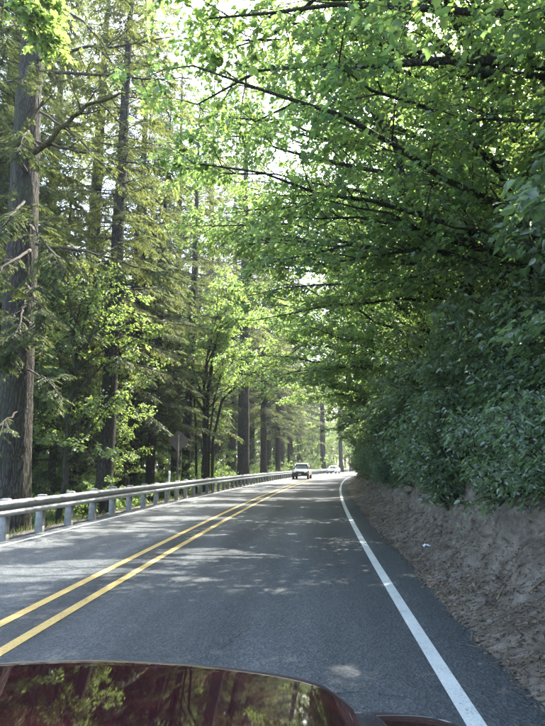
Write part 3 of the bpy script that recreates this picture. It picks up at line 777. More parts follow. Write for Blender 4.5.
fir_branch([(24, 280, 14), (30, 290, 12.8), (44, 312, 12.1)], 0.03, fbk, 28, 0.6, 6)
fir_branch([(22, 330, 14), (8, 338, 12.8), (-8, 356, 12.1)], 0.03, fbk, 28, 0.6, 6)
fir_branch([(30, 130, 14), (24, 136, 12.8), (14, 160, 12.1)], 0.03, fbk, 26, 0.6, 6)
fir_branch([(36, 90, 14), (20, 80, 12.8), (-10, 85, 12)], 0.04, fbk, 20, 0.55, 6)
fir_branch([(36, 30, 14), (20, 25, 12.8), (-10, 30, 12)], 0.04, fbk, 20, 0.55, 6)
fir_branch([(38, 5, 14), (90, -12, 13.3), (150, -8, 12.8)], 0.045, fbk, 16, 0.55, 8)

WF = 'firs standing in the woods beyond the guardrail'
fir_at(-6, 20, 1, 1.0, 'dark fir trunk close behind the massive furrowed fir', None)
fir_at(105, 21.5, 0, 0.85, 'straight fir with drooping dark boughs, second trunk beyond the massive fir', None)
fir_at(52, 24, 3, 1.2, 'slender dark hemlock between the massive fir and the straight fir', None)
fir_at(133, 30, 1, 0.75, 'thin straight fir just before the road sign', None)
fir_at(186, 34, 1, 0.9, 'thin straight fir just past the road sign', None)
fir_at(243, 48, 2, 1.15, 'thick bare fir trunk beside the guardrail before the oncoming dark car', None)
fir_at(263.5, 57, 0, 0.92, 'bare fir trunk just past the thick one beside the guardrail', None)
fir_at(278, 68, 0, 0.8, 'third and slimmest of three bare firs beside the guardrail', None)
fir_at(323, 110, 2, 1.25, 'tall sunlit fir rising behind the bend and the white car', None)
fir_at(341, 130, 2, 1.15, 'shorter fir trunk right of the tall sunlit fir behind the bend', None)
for px, Y, k, s in [(206, 66, 2, 1.5), (232, 72, 0, 1.45), (190, 76, 2, 1.5), (250, 84, 2, 1.45), (268, 84, 0, 1.4), (78, 27, 2, .95), (150, 30, 1, .8), (-25, 24, 2, 1.0), (-60, 18, 0, 1.0), (30, 31, 2, 1.0), (-40, 34, 1, 1.1), (176, 38, 1, 1.1), (122, 28, 1, 1.0),
                    (290, 88, 1, 1.4), (281, 80, 2, 1.25), (300, 104, 0, 1.4), (215, 68, 2, 1.0), (150, 70, 2, 1.1), (228, 80, 1, 1.1), (252, 92, 2, 1.0), (292, 100, 0, 1.0), (300, 125, 2, 1.1), (196, 92, 2, 1.1), (140, 86, 0, 1.1), (90, 74, 2, 1.1), (40, 70, 0, 1.1), (10, 66, 1, 1.1), (60, 84, 1, 1.1), (115, 92, 2, 1.2), (-20, 72, 2, 1.1), (-60, 60, 1, 1.1), (270, 120, 1, 1.2), (240, 130, 2, 1.2), (312, 150, 0, 1.2), (330, 160, 1, 1.2), (352, 165, 0, 1.2), (160, 120, 2, 1.2), (100, 115, 1, 1.2), (60, 108, 2, 1.2), (205, 140, 0, 1.2), (365, 175, 2, 1.2), (285, 170, 1, 1.3), (-30, 95, 2, 1.2), (5, 125, 0, 1.2), (232, 106, 2, 1.1), (205, 112, 1, 1.1), (255, 150, 0, 1.2), (380, 190, 0, 1.3), (345, 200, 1, 1.3), (318, 185, 2, 1.3), (180, 160, 1, 1.3), (130, 150, 2, 1.3), (80, 140, 0, 1.3)]:
    kn = ['tall green fir added for shade', 'slender green fir added for shade', 'tall sunlit-coloured fir', 'short bushy hemlock'][k]
    fir_at(px, Y, k, s, kn + ' deep in the woods, ' + beyond(Y), kn + 's in the woods ' + beyond(Y))

# many-stemmed maple by the rail with its own curved stems
my = 34.0
mo = at(205, 480, my); mo[2] = float(gz(mo[0], my))
ex = [([mo + np.array([0.1, 0, -.3]), at(206, 440, my), at(208, 395, my), at(214, 350, my), at(220, 328, my), at(234, 319, my - .4), at(252, 318, my - .8)], 0.16),
      ([mo + np.array([0.4, 0.2, -.3]), at(213, 440, my), at(222, 400, my), at(245, 378, my - .5), at(262, 368, my - 1), at(285, 358, my - 1.4), at(312, 338, my - 2)], 0.10),
      ([mo + np.array([-.5, 0.1, -.3]), at(196, 430, my), at(193, 380, my), at(192, 330, my), at(187, 290, my)], 0.08),
      ([mo + np.array([0.2, 0.4, -.3]), at(209, 440, my), at(214, 400, my), at(222, 370, my), at(226, 340, my), at(236, 290, my)], 0.08),
      ([mo + np.array([-.9, 0.2, -.3]), at(183, 440, my), at(176, 405, my), at(166, 395, my - .3), at(152, 385, my - .6)], 0.09)]
rg2 = np.random.default_rng(12)
spawn(broadleaf('many_stem_maple', 211, 9.0, 0.14, crown_ends(rg2, 16, (0, -0.5, 9.5), (4.5, 3.5, 4.5), lambda p: p[2] > 5.5), 8, 8, 10, 1.6, 0.5, 0.14, LEAF, 'under', org=mo, extra=ex, t0=0.45), 'maple_tree', mo, 'dark curving many-stemmed maple beside the road sign', 'tree')
# maple outside the left of the view whose bright bough hangs in
lo_ = np.array([-9.6, 9.0, float(gz(-9.6, 9.0))])
bo = [([lo_ + np.array([0.5, 0, 7.0]), at(-60, 10, 9), at(-10, 0, 9), at(20, 14, 9), at(40, 26, 9)], 0.05), ([lo_ + np.array([0.5, 0, 7.5]), at(-50, -30, 9.4), at(10, -25, 9.5), at(42, -5, 9.4)], 0.05)]
spawn(broadleaf('bough_maple', 212, 9.0, 0.2, [(-2, 1, 9), (-3, -2, 8), (-1, 3, 10), (0, -3, 10)], 9, 8, 9, 1.1, 0.4, 0.11, LOBED, 'under', org=lo_, extra=bo, t0=0.55), 'maple_tree', lo_, 'maple with a bright yellow green bough hanging beside the massive fir', 'tree')

# understory maples and shrubs in the woods
for px, Y, k, s in [(80, 27, 2, .8), (118, 30, 2, .75), (142, 32, 2, .85), (160, 40, 2, 1.2), (60, 33, 2, 1.0), (100, 36, 2, 1.2), (205, 44, 2, 1.2), (228, 54, 2, 1.3), (250, 62, 2, 1.3), (268, 72, 2, 1.4), (284, 84, 2, 1.5), (298, 98, 2, 1.6), (312, 118, 2, 1.8), (322, 132, 2, 2.0), (62, 19, 2, 1.25), (85, 23, 2, 1.6), (108, 24, 2, .8), (40, 26, 0, 1.1), (95, 30, 0, 1.1), (140, 37, 1, 1.35), (65, 36, 1, 1.3), (100, 42, 1, 1.5), (212, 50, 1, 1.5), (232, 62, 0, 1.7), (160, 50, 0, 1.6), (255, 78, 1, 1.6), (190, 58, 1, 1.5), (30, 46, 1, 1.5), (275, 100, 0, 2.0), (300, 125, 1, 1.8), (245, 90, 1, 1.8), (195, 38, 2, 1.7), (180, 50, 0, 1.2), (222, 46, 2, 1.5), (120, 40, 0, 1.2), (238, 58, 2, 1.6), (205, 62, 1, 1.1), (250, 66, 2, 1.7), (262, 74, 2, 1.8), (215, 82, 0, 1.3), (280, 92, 2, 1.9), (-10, 20, 2, 1.4), (268, 110, 1, 1.2), (295, 118, 2, 2.0), (150, 62, 1, 1.1), (100, 60, 1, 1.2), (310, 140, 1, 1.2), (335, 150, 1, 1.2), (350, 136, 2, 2.0), (70, 30, 2, 1.2), (20, 40, 0, .9), (90, 42, 1, .8), (175, 42, 2, 1.4), (205, 48, 0, .9), (225, 56, 2, 1.3), (132, 52, 1, .9), (52, 52, 1, 1.0), (185, 66, 1, 1.0), (240, 70, 0, .9), (255, 82, 0, 1.0), (160, 74, 0, 1.1), (110, 86, 1, 1.1), (272, 96, 1, .9), (290, 112, 0, 1.0), (230, 100, 1, 1.1), (305, 128, 1, .9), (318, 124, 2, 1.3), (345, 150, 0, 1.0), (332, 140, 2, 1.4), (-25, 30, 0, .9), (-50, 22, 2, 1.2), (30, 75, 1, 1.1), (70, 110, 1, 1.2), (200, 120, 1, 1.2), (262, 140, 1, 1.2), (360, 160, 1, 1.1), (372, 150, 0, 1.1), (10, 25, 2, .9), (285, 84, 2, 1.2), (130, 120, 0, 1.2)]:
    x = at(px, 465, Y)[0]
    if 20 < Y < 85 and [14, 17, 9][k] * s > 9.5 and x > xw(Y) - 14.5: x -= 6.5       # tall ones stand back from the rail
    put(MAP[k], 'maple_tree', (x, Y, float(gz(x, Y))), ['slim young maple', 'leaning young maple', 'bushy maple sapling'][k] + ' behind the guardrail,', beyond(Y), 'tree', ['slim maples', 'leaning maples', 'maple saplings'][k] + ' behind the guardrail,', rng.uniform(0, 6), s)
for i in range(34):
    px = -70 + i * 14.5; Y = 165 + 60 * ((i * 0.618) % 1)
    x = at(px, 465, Y)[0]
    spawn(MAP[i % 3], 'maple_tree', (x, Y, float(gz(x, Y)) - 1), 'pale green maple far off at the back of the woods', 'tree', 'far maples closing off the woods', rng.uniform(0, 6), 1.7 + 0.8 * (i % 3 == 2))
n = 0
for Y in np.concatenate([np.arange(9, 40, 1.7), np.arange(40, 150, 4.5)]):
    for d in (-8.9, -10.6, -13, -16.5, -21, -27):
        if rng.random() < 0.18: continue
        yy = Y + rng.uniform(-0.8, 0.8); x = xw(yy) + d + rng.uniform(-0.8, 0.6)
        if math.hypot(x - fb[0], yy - FY) < 1.6: continue
        if d > -13 and 18 < yy < 31 and abs(x / yy + 0.172) < 0.045: continue      # the sign stands clear
        if d > -10 and rng.random() < 0.35:
            put(FER[n % 2], 'fern', (x, yy, float(gz(x, yy)) - 0.05), 'sword fern behind the guardrail,', beyond(yy), 'fern', 'ferns behind the guardrail,', rng.uniform(0, 6), rng.uniform(1.0, 1.5))
        else:
            put(USH[n % 2], 'bush', (x, yy, float(gz(x, yy)) - 0.1), ['low', 'tall'][n % 2] + ' leafy bush behind the guardrail,', beyond(yy), 'shrub', ['low', 'tall'][n % 2] + ' bushes behind the guardrail,', rng.uniform(0, 6), rng.uniform(0.6, 1.05) * (1 + 0.006 * Y) * (0.85 if d > -9.5 else 1.0 if d > -12 else 1.35))
        n += 1

# ------------------------------------------------------------------ guardrail
gr = tag(empty('guardrail', (xw(12) - 7.2, 12, 0)), 'galvanised steel guardrail on pale square posts along the far lane', 'guardrail')
g0 = np.array(gr.location)
prof_w = [(-.012, .485), (.03, .50), (.075, .53), (.083, .555), (.075, .58), (.02, .625), (.008, .645), (.02, .665), (.075, .71), (.083, .735), (.075, .76), (.03, .79), (-.012, .805)]
def rail_panel(y0, y1):
    b = Buf(); yy = np.linspace(y0, y1 + 0.16, max(3, int((y1 - y0) / 1.0)))
    V = np.array([[(xw(y) - 7.17 + o + 0.004 * (y - y0) / (y1 - y0), y, z) for o, z in prof_w] for y in yy])
    Vb = V.copy(); Vb[..., 0] -= 0.006
    b.grid(V - g0, flip=True); b.grid(Vb - g0)
    return b.mesh('rail_panel', M['galv'], False)
Y = -7.3
while Y < 175:
    ln = 3.9 if Y < 60 else 7.8
    link('rail_panel', rail_panel(Y, Y + ln), gr); Y += ln
b = Buf(); b.box((0, 0, 0.08), (0.15, 0.17, 1.5)); b.box((0, 0, 0.842), (0.17, 0.19, 0.024), taper=0.8); post_me = b.mesh('post', M['post'])
b = Buf(); b.box((0.085, 0, 0.66), (0.045, 0.13, 0.34)); blk_me = b.mesh('spacer_block', M['block'])
b = Buf(); b.tube([(0, 0, 0), (0.012, 0, 0)], 0.018, 8); bolt_me = b.mesh('bolt', M['galv'])
rg3 = np.random.default_rng(3)
Y = -6.0
while Y < 175:
    p = link('post', post_me, gr)
    sl = xw_slope(Y)
    p.location = Vector((xw(Y) - 7.29, Y, rg3.normal(0, 0.008))) - Vector(g0)
    p.rotation_euler = (rg3.normal(0, 0.012), rg3.normal(0, 0.012), -math.atan(sl))
    link('spacer_block', blk_me, p)
    if Y < 40:
        q = link('bolt', bolt_me, p); q.location = (0.128, 0, 0.645)
    Y += 1.46

# marker post and road sign seen from behind
M['sign_back'] = pbr('sign_back', (0.13, 0.10, 0.085), 0.7, 0.1, noise=0.15, nscale=4)
M['sign_post'] = pbr('sign_post', (0.11, 0.095, 0.08), 0.9, noise=0.25, nscale=8, bump=0.3)
M['delin'] = pbr('marker_post', (0.5, 0.5, 0.48), 0.6, noise=0.15)
SYY = 27.0
sx = at(178.5, 441, SYY)
sg = tag(empty('road_sign', (sx[0], SYY, float(gz(sx[0], SYY)))), 'diamond road sign seen from behind on a wooden post beyond the guardrail', 'sign')
zc = sx[2] - sg.location.z
b = Buf(); h = 0.53
V = []
for yv in (-0.012, 0.0):
    for kx in range(4):
        for c in (-0.07, 0.07):
            ang = kx * math.pi / 2
            V.append((math.cos(ang) * (h - 0.05) - math.sin(ang) * c, yv, zc + math.sin(ang) * (h - 0.05) + math.cos(ang) * c))
b.add(V, [list(range(8))]); b.add(V, [list(range(15, 7, -1))]); b.add(V, [[(i + 1) % 8, i, i + 8, (i + 1) % 8 + 8] for i in range(8)])
pl = link('sign_plate', b.mesh('sign_plate', M['sign_back']), sg)
b = Buf(); b.box((0, 0.055, (zc + 0.3) / 2 - 0.25), (0.09, 0.09, zc + 0.8)); link('post', b.mesh('sign_post', M['sign_post']), sg)
for zz in (-0.28, 0.28):
    b = Buf(); b.tube([(0, -0.02, zc + zz), (0, -0.012, zc + zz)], 0.014, 8); link('bolt', b.mesh('bolt', M['galv']), pl)
for c in sg.children: pass
sg.rotation_euler = (0, 0, R(186))
dx = at(169, 478, 24.2)
dp = tag(empty('marker_post', (dx[0], 24.2, float(gz(dx[0], 24.2)))), 'short pale marker post standing just behind the guardrail by the sign', 'post')
hz = at(169, 471, 24.2)[2] - dp.location.z
b = Buf(); b.box((0, 0, hz / 2 - 0.1), (0.09, 0.04, hz + 0.2), taper=0.9); link('post', b.mesh('marker', M['delin']), dp)
b = Buf(); b.box((0, -0.024, hz - 0.12), (0.07, 0.006, 0.12)); link('reflector', b.mesh('reflector', pbr('reflector', (0.6, 0.6, 0.6), 0.2)), dp)

# ------------------------------------------------------------------ vehicles
M['silver'] = pbr('grey_green_paint', (0.10, 0.12, 0.115), 0.4, 0.4, coat=0.6)
M['white_car'] = pbr('white_paint_car', (0.72, 0.73, 0.74), 0.4, 0.0, coat=0.6)
M['glass'] = pbr('dark_glass', (0.015, 0.02, 0.022), 0.06, 0.0, spec=0.7)
M['rubber'] = pbr('tyre_rubber', (0.018, 0.018, 0.018), 0.85, noise=0.2)
M['alloy'] = pbr('alloy_rim', (0.45, 0.46, 0.47), 0.35, 0.8)
M['trim'] = pbr('black_trim', (0.02, 0.02, 0.021), 0.5)
M['lamp'] = pbr('lamp_lens', (0.75, 0.76, 0.74), 0.12, coat=0.8)
M['amber'] = pbr('amber_lens', (0.6, 0.22, 0.03), 0.2)
M['plate'] = pbr('licence_plate', (0.6, 0.62, 0.62), 0.5)

def loft(stations, n=20, p=5.0, cap=True, mat=0):
    """stations: (y, half width, z low, z high): super-ellipse rings along the car"""
    b = Buf(); a = np.arange(n) * 2 * math.pi / n + math.pi / n
    ca, sa = np.cos(a), np.sin(a)
    ex = 2.0 / p
    V = []
    for (y, w, z0, z1, *rest) in stations:
        tw = rest[0] if rest else 1.0                 # width at the top / width at the bottom
        zz = np.sign(sa) * np.abs(sa) ** ex
        ww = np.sign(ca) * np.abs(ca) ** ex * w * (1 + (tw - 1) * (zz + 1) / 2)
        V.append(np.stack([ww, np.full(n, y), (z0 + z1) / 2 + zz * (z1 - z0) / 2], 1))
    V = np.array(V); m = len(stations)
    i = np.arange(m - 1)[:, None] * n; j = np.arange(n)[None]; k = (j + 1) % n
    q = np.stack([i + j, i + k, i + n + k, i + n + j], -1).reshape(-1, 4)
    b.add(V.reshape(-1, 3), q, mat=mat)
    b.f.append(np.array([list(range(n))[::-1]])[:, ::-1] ); b.m.append(np.array([mat]))
    b.f.append(np.array([list(range((m - 1) * n, m * n))[::-1]])); b.m.append(np.array([mat]))
    return b

def wheel(parent, x, y, r, w, side):
    b = Buf(); rings = [(-w / 2, r * 0.62), (-w / 2, r * 0.94), (-w / 2 + 0.03, r), (w / 2 - 0.03, r), (w / 2, r * 0.94), (w / 2, r * 0.62), (-w / 2, r * 0.62)]
    n = 28; a = np.arange(n) * 2 * math.pi / n
    V = np.array([[(xx, math.cos(t) * rr, math.sin(t) * rr) for t in a] for xx, rr in rings]); m = len(rings)
    i = np.arange(m - 1)[:, None] * n; j = np.arange(n)[None]; k = (j + 1) % n
    b.add(V.reshape(-1, 3), np.stack([i + j, i + k, i + n + k, i + n + j], -1).reshape(-1, 4))
    wo_ = link('wheel', b.mesh('tyre', M['rubber'], False), parent); wo_.location = (x, y, r)
    b = Buf(); sx_ = side * (w / 2 - 0.03)
    b.tube([(sx_ - side * 0.05, 0, 0), (sx_, 0, 0)], r * 0.63, 24)
    for q in range(6):
        t = q * math.pi / 3
        b.tube([(sx_ + side * 0.012, math.cos(t) * r * 0.12, math.sin(t) * r * 0.12), (sx_ + side * 0.012, math.cos(t) * r * 0.58, math.sin(t) * r * 0.58)], 0.03, 5)
    link('rim', b.mesh('rim', M['alloy']), wo_)

def panel(parent, name, quad, mat, th=0.012):
    """a thin slab on four corner points"""
    q = np.array(quad, float); nrm = unit(np.cross(q[1] - q[0], q[3] - q[0]))
    b = Buf(); V = np.concatenate([q, q + nrm * th])
    b.add(V, [[3, 2, 1, 0], [4, 5, 6, 7], [0, 1, 5, 4], [1, 2, 6, 5], [2, 3, 7, 6], [3, 0, 4, 7]])
    return link(name, b.mesh(name, mat), parent)

def car(name, loc, rz, label, paint_m, suv):
    r = tag(empty(name, loc, rz), label, 'car', 'oncoming cars')
    # the front points along -y
    if suv:
        W_, bl, zr, wr = 0.92, 1.12, 1.78, 0.37
        body = [(-2.36, .70, .48, .78), (-2.28, .86, .40, .98), (-2.0, .91, .36, 1.06), (-1.2, W_, .34, 1.11), (-.95, W_, .34, 1.14), (0, W_, .33, 1.14), (1.6, W_, .34, 1.14), (2.2, .90, .38, 1.12), (2.36, .82, .46, 1.02)]
        cab = [(-1.05, .80, 1.10, 1.13, .98), (-.55, .80, 1.10, 1.68, .84), (-.30, .80, 1.10, 1.76, .82), (1.2, .80, 1.10, 1.78, .82), (1.95, .79, 1.10, 1.73, .82), (2.28, .77, 1.10, 1.14, .95)]
    else:
        W_, bl, zr, wr = 0.89, .92, 1.44, 0.32
        body = [(-2.25, .62, .42, .64), (-2.15, .80, .34, .76), (-1.8, .87, .28, .84), (-1.0, W_, .26, .92), (0, W_, .25, .95), (1.3, W_, .26, .96), (2.0, .85, .32, .97), (2.25, .74, .42, .90)]
        cab = [(-1.1, .74, .90, .93, .98), (-.35, .75, .90, 1.36, .80), (.0, .75, .90, 1.43, .78), (.7, .75, .90, 1.44, .78), (1.2, .74, .90, 1.36, .78), (2.0, .70, .92, .97, .95)]
    bd = link('body', loft(body, 28, 6).mesh('body', paint_m, True), r)
    link('cabin', loft(cab, 28, 7).mesh('cabin', M['glass'], True), r)
    rf = [(y, w * tw + 0.012, z1 - 0.06, z1 + 0.022, 0.96) for (y, w, z0, z1, tw) in cab[1:-1]]
    rf = [(rf[0][0] - 0.05, rf[0][1] * 0.99, rf[0][2] + 0.0, rf[0][3] - 0.035, .96)] + rf
    link('roof', loft(rf, 24, 6).mesh('roof', paint_m, True), r)
    for s in (-1, 1):                                  # pillars
        for (ya, za, yb, zb) in ((cab[0][0], cab[0][3] - .03, cab[1][0], cab[1][3]), (.35, bl, .35, cab[2][3]), (cab[-1][0] - .05, cab[-1][3] - .02, cab[-2][0], cab[-2][3])):
            b = Buf(); b.tube([(s * (cab[2][1] + .012), ya, za), (s * (cab[2][1] * cab[2][4] + .012), yb, zb)], 0.04, 6); link('pillar', b.mesh('pillar', paint_m, True), r)
        panel(r, 'headlight', [(s * .50, -body[0][0] * -1 - .012, .72 if suv else .60), (s * .84, -2.27 if suv else -2.14, .74 if suv else .62), (s * .85, -2.26 if suv else -2.13, .92 if suv else .74), (s * .50, body[0][0] - .0, .88 if suv else .70)][::s], M['lamp'], 0.03)
        b = Buf(); b.box((s * (W_ + .10), -.62 if suv else -.55, bl + .08), (.20, .09, .15)); link('mirror', b.mesh('mirror', paint_m), r)
        for y in ((-1.45, 1.42) if suv else (-1.38, 1.32)):
            b = Buf(); b.tube([(s * (W_ - .06), y, wr), (s * (W_ + .004), y, wr)], wr + .055, 28); link('wheel_arch', b.mesh('wheel_arch', M['trim']), r)
            wheel(r, s * (W_ - .10), y, wr, .22, s)
        for y0, y1 in ((-.85, .33), (.37, 1.3)):
            panel(r, 'door_handle', [(s * (W_ + .004), y1 - .25, bl - .22), (s * (W_ + .004), y1 - .08, bl - .22), (s * (W_ + .004), y1 - .08, bl - .18), (s * (W_ + .004), y1 - .25, bl - .18)][::-s], M['trim'], .02)
        if suv:
            b = Buf(); b.tube([(s * .62, -.35, 1.80), (s * .62, -.2, 1.85), (s * .62, 1.5, 1.85), (s * .62, 1.65, 1.80)], .018, 6); link('roof_rail', b.mesh('roof_rail', M['trim']), r)
    y0 = body[0][0]
    b = Buf(); b.box((0, y0 + .0, .80 if suv else .58), (.92, .05, .15 if suv else .10)); gl = link('grille', b.mesh('grille', M['trim']), r)
    for q in range(3):
        b = Buf(); b.box((0, y0 - .03, (.76 if suv else .55) + q * .04), (.88, .012, .012)); link('slat', b.mesh('slat', M['alloy']), gl)
    b = Buf(); b.add(loft([(y0 - .10, .78, .44 if suv else .33, .60 if suv else .47), (y0 + .1, .90, .40 if suv else .30, .64 if suv else .52)], 20, 5).v[0], np.array([[0, 1, 2, 3]])); 
    link('bumper', loft([(y0 - .09, .72, .46 if suv else .33, .60 if suv else .47), (y0 - .06, .84, .42 if suv else .30, .64 if suv else .5), (y0 + .22, W_ + .01, .40 if suv else .29, .66 if suv else .52)], 24, 5).mesh('bumper', M['trim'] if suv else paint_m, True), r)
    b = Buf(); b.box((0, y0 - .10, .55 if suv else .42), (.31, .012, .15)); link('licence_plate', b.mesh('licence_plate', M['plate']), r)
    return r
sy = 63.0
car('oncoming_car', (xw(sy) - 4.95, sy, 0.0), -math.atan(xw_slope(sy)), 'dark grey green sport utility car coming towards us in the far lane', M['silver'], True)
wy = 106.0
car('oncoming_car', (xw(wy) - 5.4, wy, 0.0), -math.atan(xw_slope(wy)) - 0.12, 'small white car rounding the distant bend behind the dark one', M['white_car'], False)

# ------------------------------------------------------------------ the car we sit in: its maroon front end
M['maroon'] = pbr('maroon_paint', (0.020, 0.0055, 0.0075), 0.5, 0.0, coat=1.0)
M['maroon'].node_tree.nodes['Principled BSDF'].inputs['Coat Roughness'].default_value = 0.025
M['maroon'].node_tree.nodes['Principled BSDF'].inputs['Specular IOR Level'].default_value = 0.0
CXX = -0.52
ego = tag(empty('car', (CXX, 0.6, 0)), 'glossy dark maroon car bonnet reflecting trees, filling the near road', 'car')
HF = 1.72
def hood_z(u, y):
    """u: -1..1 across, y: forward"""
    a = abs(u)
    return 0.956 + 0.13 * (HF - y) - 0.058 * a ** 2 
def hood_front(u):
    a = abs(u)
    return HF - 0.05 * a ** 2 - 0.09 * max(0.0, (a - 0.75) / 0.25) ** 2
HW = 0.72
us = np.linspace(-1, 1, 101)
rows = []
for s in np.linspace(0, 1, 40):
    row = []
    for u in us:
        yf = float(hood_front(u)); y = 0.60 + (yf - 0.60) * s
        z = float(hood_z(u, y)) - 0.022 * max(0.0, (abs(u) - 0.86) / 0.14) ** 2.5
        row.append((u * HW, y - 0.6, z - 0.012 * max(0, (s - 0.9) / 0.1) ** 2))
    rows.append(row)
for k_, (dy, dz) in enumerate([(0.012, -0.020), (0.022, -0.035), (0.028, -0.06), (0.03, -0.10)]):
    rows.append([(u * HW, float(hood_front(u)) + dy - 0.6, float(hood_z(u, float(hood_front(u)))) + dz - 0.022 * max(0.0, (abs(u) - 0.86) / 0.14) ** 2.5) for u in us])
b = Buf(); b.grid(np.array(rows))
hd = link('hood', b.mesh('hood', M['maroon'], True), ego)
for s in (-1, 1):
    rows = []
    for y in np.linspace(0.2, 1.68, 44):
        f_ = np.clip((y - 1.15) / 0.53, 0, 1)
        wout = 1.0 - 0.16 * f_ ** 2.8
        zt = float(hood_z(1.0, min(y, 1.6))) - 0.022 - 0.07 * f_ ** 4
        xin = HW + 0.006 - 0.03 * f_
        row = [(xin, y, zt - 0.06), (xin, y, zt - 0.004), (xin + 0.02, y, zt)]
        for q in np.linspace(0, 1, 9):
            an = q * math.pi / 2
            row.append((xin + 0.02 + (wout - xin - 0.02) * math.sin(an), y, zt - 0.02 * q ** 2 - 0.06 * max(0.0, (q - 0.75) / 0.25) ** 2))
        row.append((wout + 0.008, y, zt - 0.28)); row.append((wout - 0.01, y, 0.34 if not (0.55 < y < 1.3) else 0.70))
        rows.append([(s * a, bb - 0.6, c) for a, bb, c in row])
    b = Buf(); b.grid(np.array(rows), flip=(s > 0))
    link('fender', b.mesh('fender', M['maroon'], True), ego)
    b = Buf(); b.tube([(s * 0.60, 1.70 - 0.6, 0.76), (s * 0.70, 1.67 - 0.6, 0.75), (s * 0.80, 1.60 - 0.6, 0.75)], [0.05, 0.06, 0.04], 12); link('headlight', b.mesh('headlight', M['lamp'], True), ego)
    wheel(ego, s * 0.84, 0.92 - 0.6, 0.36, 0.23, s)
link('bumper', loft([(1.25 - .6, .95, .26, .70), (1.55 - .6, .92, .24, .74), (1.72 - .6, .76, .26, .74), (1.80 - .6, .5, .30, .66)], 28, 5).mesh('bumper', M['maroon'], True), ego)
b = Buf(); b.box((0, 1.745 - .6, .78), (.86, .04, .09)); link('grille', b.mesh('grille', M['trim']), ego)
b = Buf(); b.box((0, .20, .60), (1.4, .9, .34)); link('engine_bay', b.mesh('engine_bay', M['trim']), ego)
b = Buf(); b.box((0, -.07, 1.06), (1.5, .14, .05)); link('cowl', b.mesh('cowl', M['trim']), ego)

# ------------------------------------------------------------------ small things on the verge
rg4 = np.random.default_rng(44)
def strew(name, n, t0, t1, ymax, mk, mats, label, cat):
    b = Buf()
    for i in range(n):
        Y = 1.5 + (ymax - 1.5) * rg4.random() ** 1.6
        p = bank_pt(Y, rg4.uniform(t0, t1)); mk(b, p)
    return tag(link(name, b.mesh(name, mats)), label, cat, kind='stuff')
def lf(b, p):
    A = rg4.normal(0, 1, 3) * np.array([1, 1, 0.25]); N = np.array([-0.5, 0, 1.0]) + rg4.normal(0, 0.35, 3)
    b.leaves((p + np.array([0, 0, 0.012]))[None], A[None], N[None], np.array([rg4.uniform(0.018, 0.055)]), LEAF, np.array([rg4.random()]))
strew('leaf_litter', 9000, 0.0, 0.55, 24, lf, [M['litter']], 'dead leaves strewn over the foot of the bank', 'leaf litter')
def tw(b, p):
    L = rg4.uniform(0.06, 0.32); d = rg4.normal(0, 1, 3) * np.array([1, 1, 0.15]); d /= np.linalg.norm(d)
    d[2] += d[0] * 0.35
    b.twigs((p - d * L / 2 + np.array([0, 0, 0.012]))[None], (p + d * L / 2 + np.array([0, 0, 0.012]))[None], rg4.uniform(.002, .005), .0015, rg4.random())
strew('twig_litter', 1800, 0.0, 0.5, 20, tw, [M['litter']], 'thin twigs scattered along the foot of the bank', 'twigs')
def peb(b, p):
    s = rg4.uniform(0.006, 0.022)
    bm = bmesh.new(); bmesh.ops.create_icosphere(bm, subdivisions=1, radius=s)
    V = np.array([v.co[:] for v in bm.verts]) * rg4.uniform(0.6, 1.2, 3) * (1 + rg4.normal(0, 0.12, (len(bm.verts), 1)))
    bm.verts.index_update(); Fc = [[v.index for v in f.verts] for f in bm.faces]; bm.free()
    b.add(V + p + np.array([0, 0, s * 0.2]), Fc, rg4.random())
M['pebble'] = pbr('pebble', (0.105, 0.088, 0.07), 1.0, spec=0.1, noise=0.45, nscale=40, bump=0.6, bscale=90)
strew('gravel', 900, 0.0, 0.42, 16, peb, [M['pebble']], 'pebbles and soil crumbs along the edge of the asphalt', 'gravel')
# roots and clods on the bank are parts of it
for i in range(26):
    Y = 3.5 + 16 * rg4.random(); p = bank_pt(Y, rg4.uniform(0.78, 0.92)); L = rg4.uniform(0.3, 0.9)
    tt = rg4.uniform(0.45, 0.62); q = bank_pt(Y + rg4.normal(0, 0.3), tt)
    P = curve_to(p, p + (q - p) * rg4.uniform(0.4, 0.9), 7, rg4, 0.0, 0.07) + np.array([-0.04, 0, 0.01])
    b = Buf(); b.tube(P, np.linspace(rg4.uniform(.006, .016), .003, 7), 5); link('root', b.mesh('root', M['twig'], True), bank)
for i in range(30):
    Y = 2.5 + 13 * rg4.random(); p = bank_pt(Y, rg4.uniform(0.12, 0.5)); s = rg4.uniform(0.025, 0.08)
    bm = bmesh.new(); bmesh.ops.create_icosphere(bm, subdivisions=2, radius=s)
    V = np.array([v.co[:] for v in bm.verts]); Fc = [[v.index for v in f.verts] for f in bm.faces]; bm.free()
    V = V * rg4.uniform(0.6, 1.2, 3) * (1 + 0.5 * fbm(V[:, 0] * 14 + i, V[:, 1] * 14 + V[:, 2] * 9, i, 3))[:, None]
    b = Buf(); b.add(V + p, Fc); link('clod', b.mesh('clod', M['bank'], True), bank)
for i in range(46):
    Y = 2.6 + 22 * rg4.random() ** 1.3; p = bank_pt(Y, rg4.uniform(0.66, 0.93))
    if i % 3 == 0:
        put(FER[i % 2], 'fern', p - np.array([0, 0, 0.03]), 'small fern clinging to the bare bank face', opposite(Y), 'fern', 'ferns on the bank face', rg4.uniform(0, 6), rg4.uniform(0.35, 0.65))
    else:
        put(SHR[2], 'weed', p - np.array([0, 0, 0.02]), 'small weed sprouting from the bare bank face', opposite(Y), 'weed', 'weeds on the bank face', rg4.uniform(0, 6), rg4.uniform(0.35, 0.7))
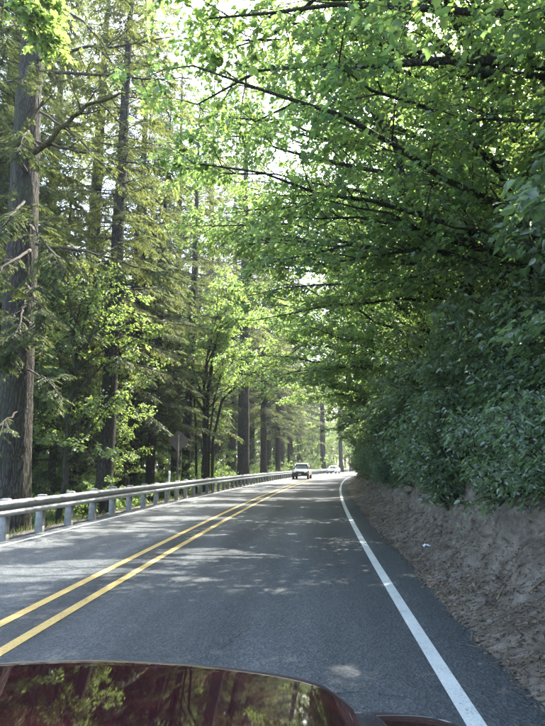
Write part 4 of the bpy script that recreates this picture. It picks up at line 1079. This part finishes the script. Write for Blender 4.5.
for i in range(44):
    Y = 2.4 + 12 * rg4.random(); p = bank_pt(Y, rg4.uniform(0.1, 0.8)); s = rg4.uniform(0.02, 0.06)
    bm = bmesh.new(); bmesh.ops.create_icosphere(bm, subdivisions=1, radius=s)
    V = np.array([v.co[:] for v in bm.verts]) * rg4.uniform(0.55, 1.25, 3) * (1 + rg4.normal(0, 0.16, (len(bm.verts), 1)))
    bm.verts.index_update(); Fc = [[v.index for v in f.verts] for f in bm.faces]; bm.free()
    b = Buf(); b.add(V + p, Fc); link('stone', b.mesh('stone', M['pebble']), bank)
for i, (px, py, L, a) in enumerate([(482, 600, 0.45, 0.5), (503, 655, 0.5, -0.2), (440, 590, 0.3, 0.9)]):
    g = on_ground(px, py, 0.2); p = bank_pt(g[1] * 0.97, 0.3 if i else 0.42); d = np.array([math.cos(a), math.sin(a), 0.35]) * L / 2
    P = curve_to(p - d, p + d, 6, rg4, 0.03, 0.05) + np.array([0, 0, 0.03]); b = Buf(); b.tube(P, np.linspace(.013, .006, 6), 6, a=0.9)
    tag(link('stick', b.mesh('stick', M['litter'], True)), 'pale dead stick lying on the dirt at the foot of the bank', 'stick', 'sticks on the dirt verge')
pp = bank_pt(9.6, 0.26)
b = Buf(); rr = rg4.normal(0, 0.012, (5, 6))
V = np.array([[(i * 0.03 - 0.06, j * 0.03 - 0.075, 0.03 + rr[i, j] + 0.015 * math.sin(i * 1.4 + j)) for j in range(6)] for i in range(5)])
b.grid(V + pp, flip=True); tag(link('paper_scrap', b.mesh('paper_scrap', pbr('paper', (0.72, 0.76, 0.80), 0.7))), 'crumpled white paper scrap on the dirt at the bank foot', 'litter')

# grass and weeds under the guardrail
b = Buf(); n = 9000
Yg = 5 + 60 * rg4.random(n) ** 1.5; dg = -7.62 - np.abs(rg4.normal(0, 0.42, n)); clump = vnoise(Yg * 1.3, dg * 2, 4) > 0.35
Yg, dg = Yg[clump], dg[clump]; n = len(Yg)
P = np.stack([xw(Yg) + dg, Yg, prof(dg) - 0.02], 1)
V0, F0 = BLADE
b.leaves(P, np.array([0, 0, 1.0]) + rg4.normal(0, 0.42, (n, 3)), rg4.normal(0, 1, (n, 3)), rg4.uniform(0.08, 0.34, n), (V0 * np.array([1, 0.07, 1]), F0), rg4.random(n))
tag(link('grass', b.mesh('grass', [M['grass']])), 'thin grass and weeds under the guardrail', 'grass', kind='stuff')

# ------------------------------------------------------------------ thin haze volume added to lift the dark tones
hm, nt, out = new_mat('haze')
v = nd(nt, 'ShaderNodeVolumePrincipled', Density=0.0005, Anisotropy=0.2)
v.inputs['Color'].default_value = (0.86, 0.93, 1.0, 1)
nt.links.new(v.outputs[0], out.inputs['Volume'])
b = Buf(); b.box((0, 180, 32), (900, 500, 84)); 
tag(link('haze', b.mesh('haze', hm)), 'thin pale haze added in the air to lift the dark tones', 'haze', kind='stuff')
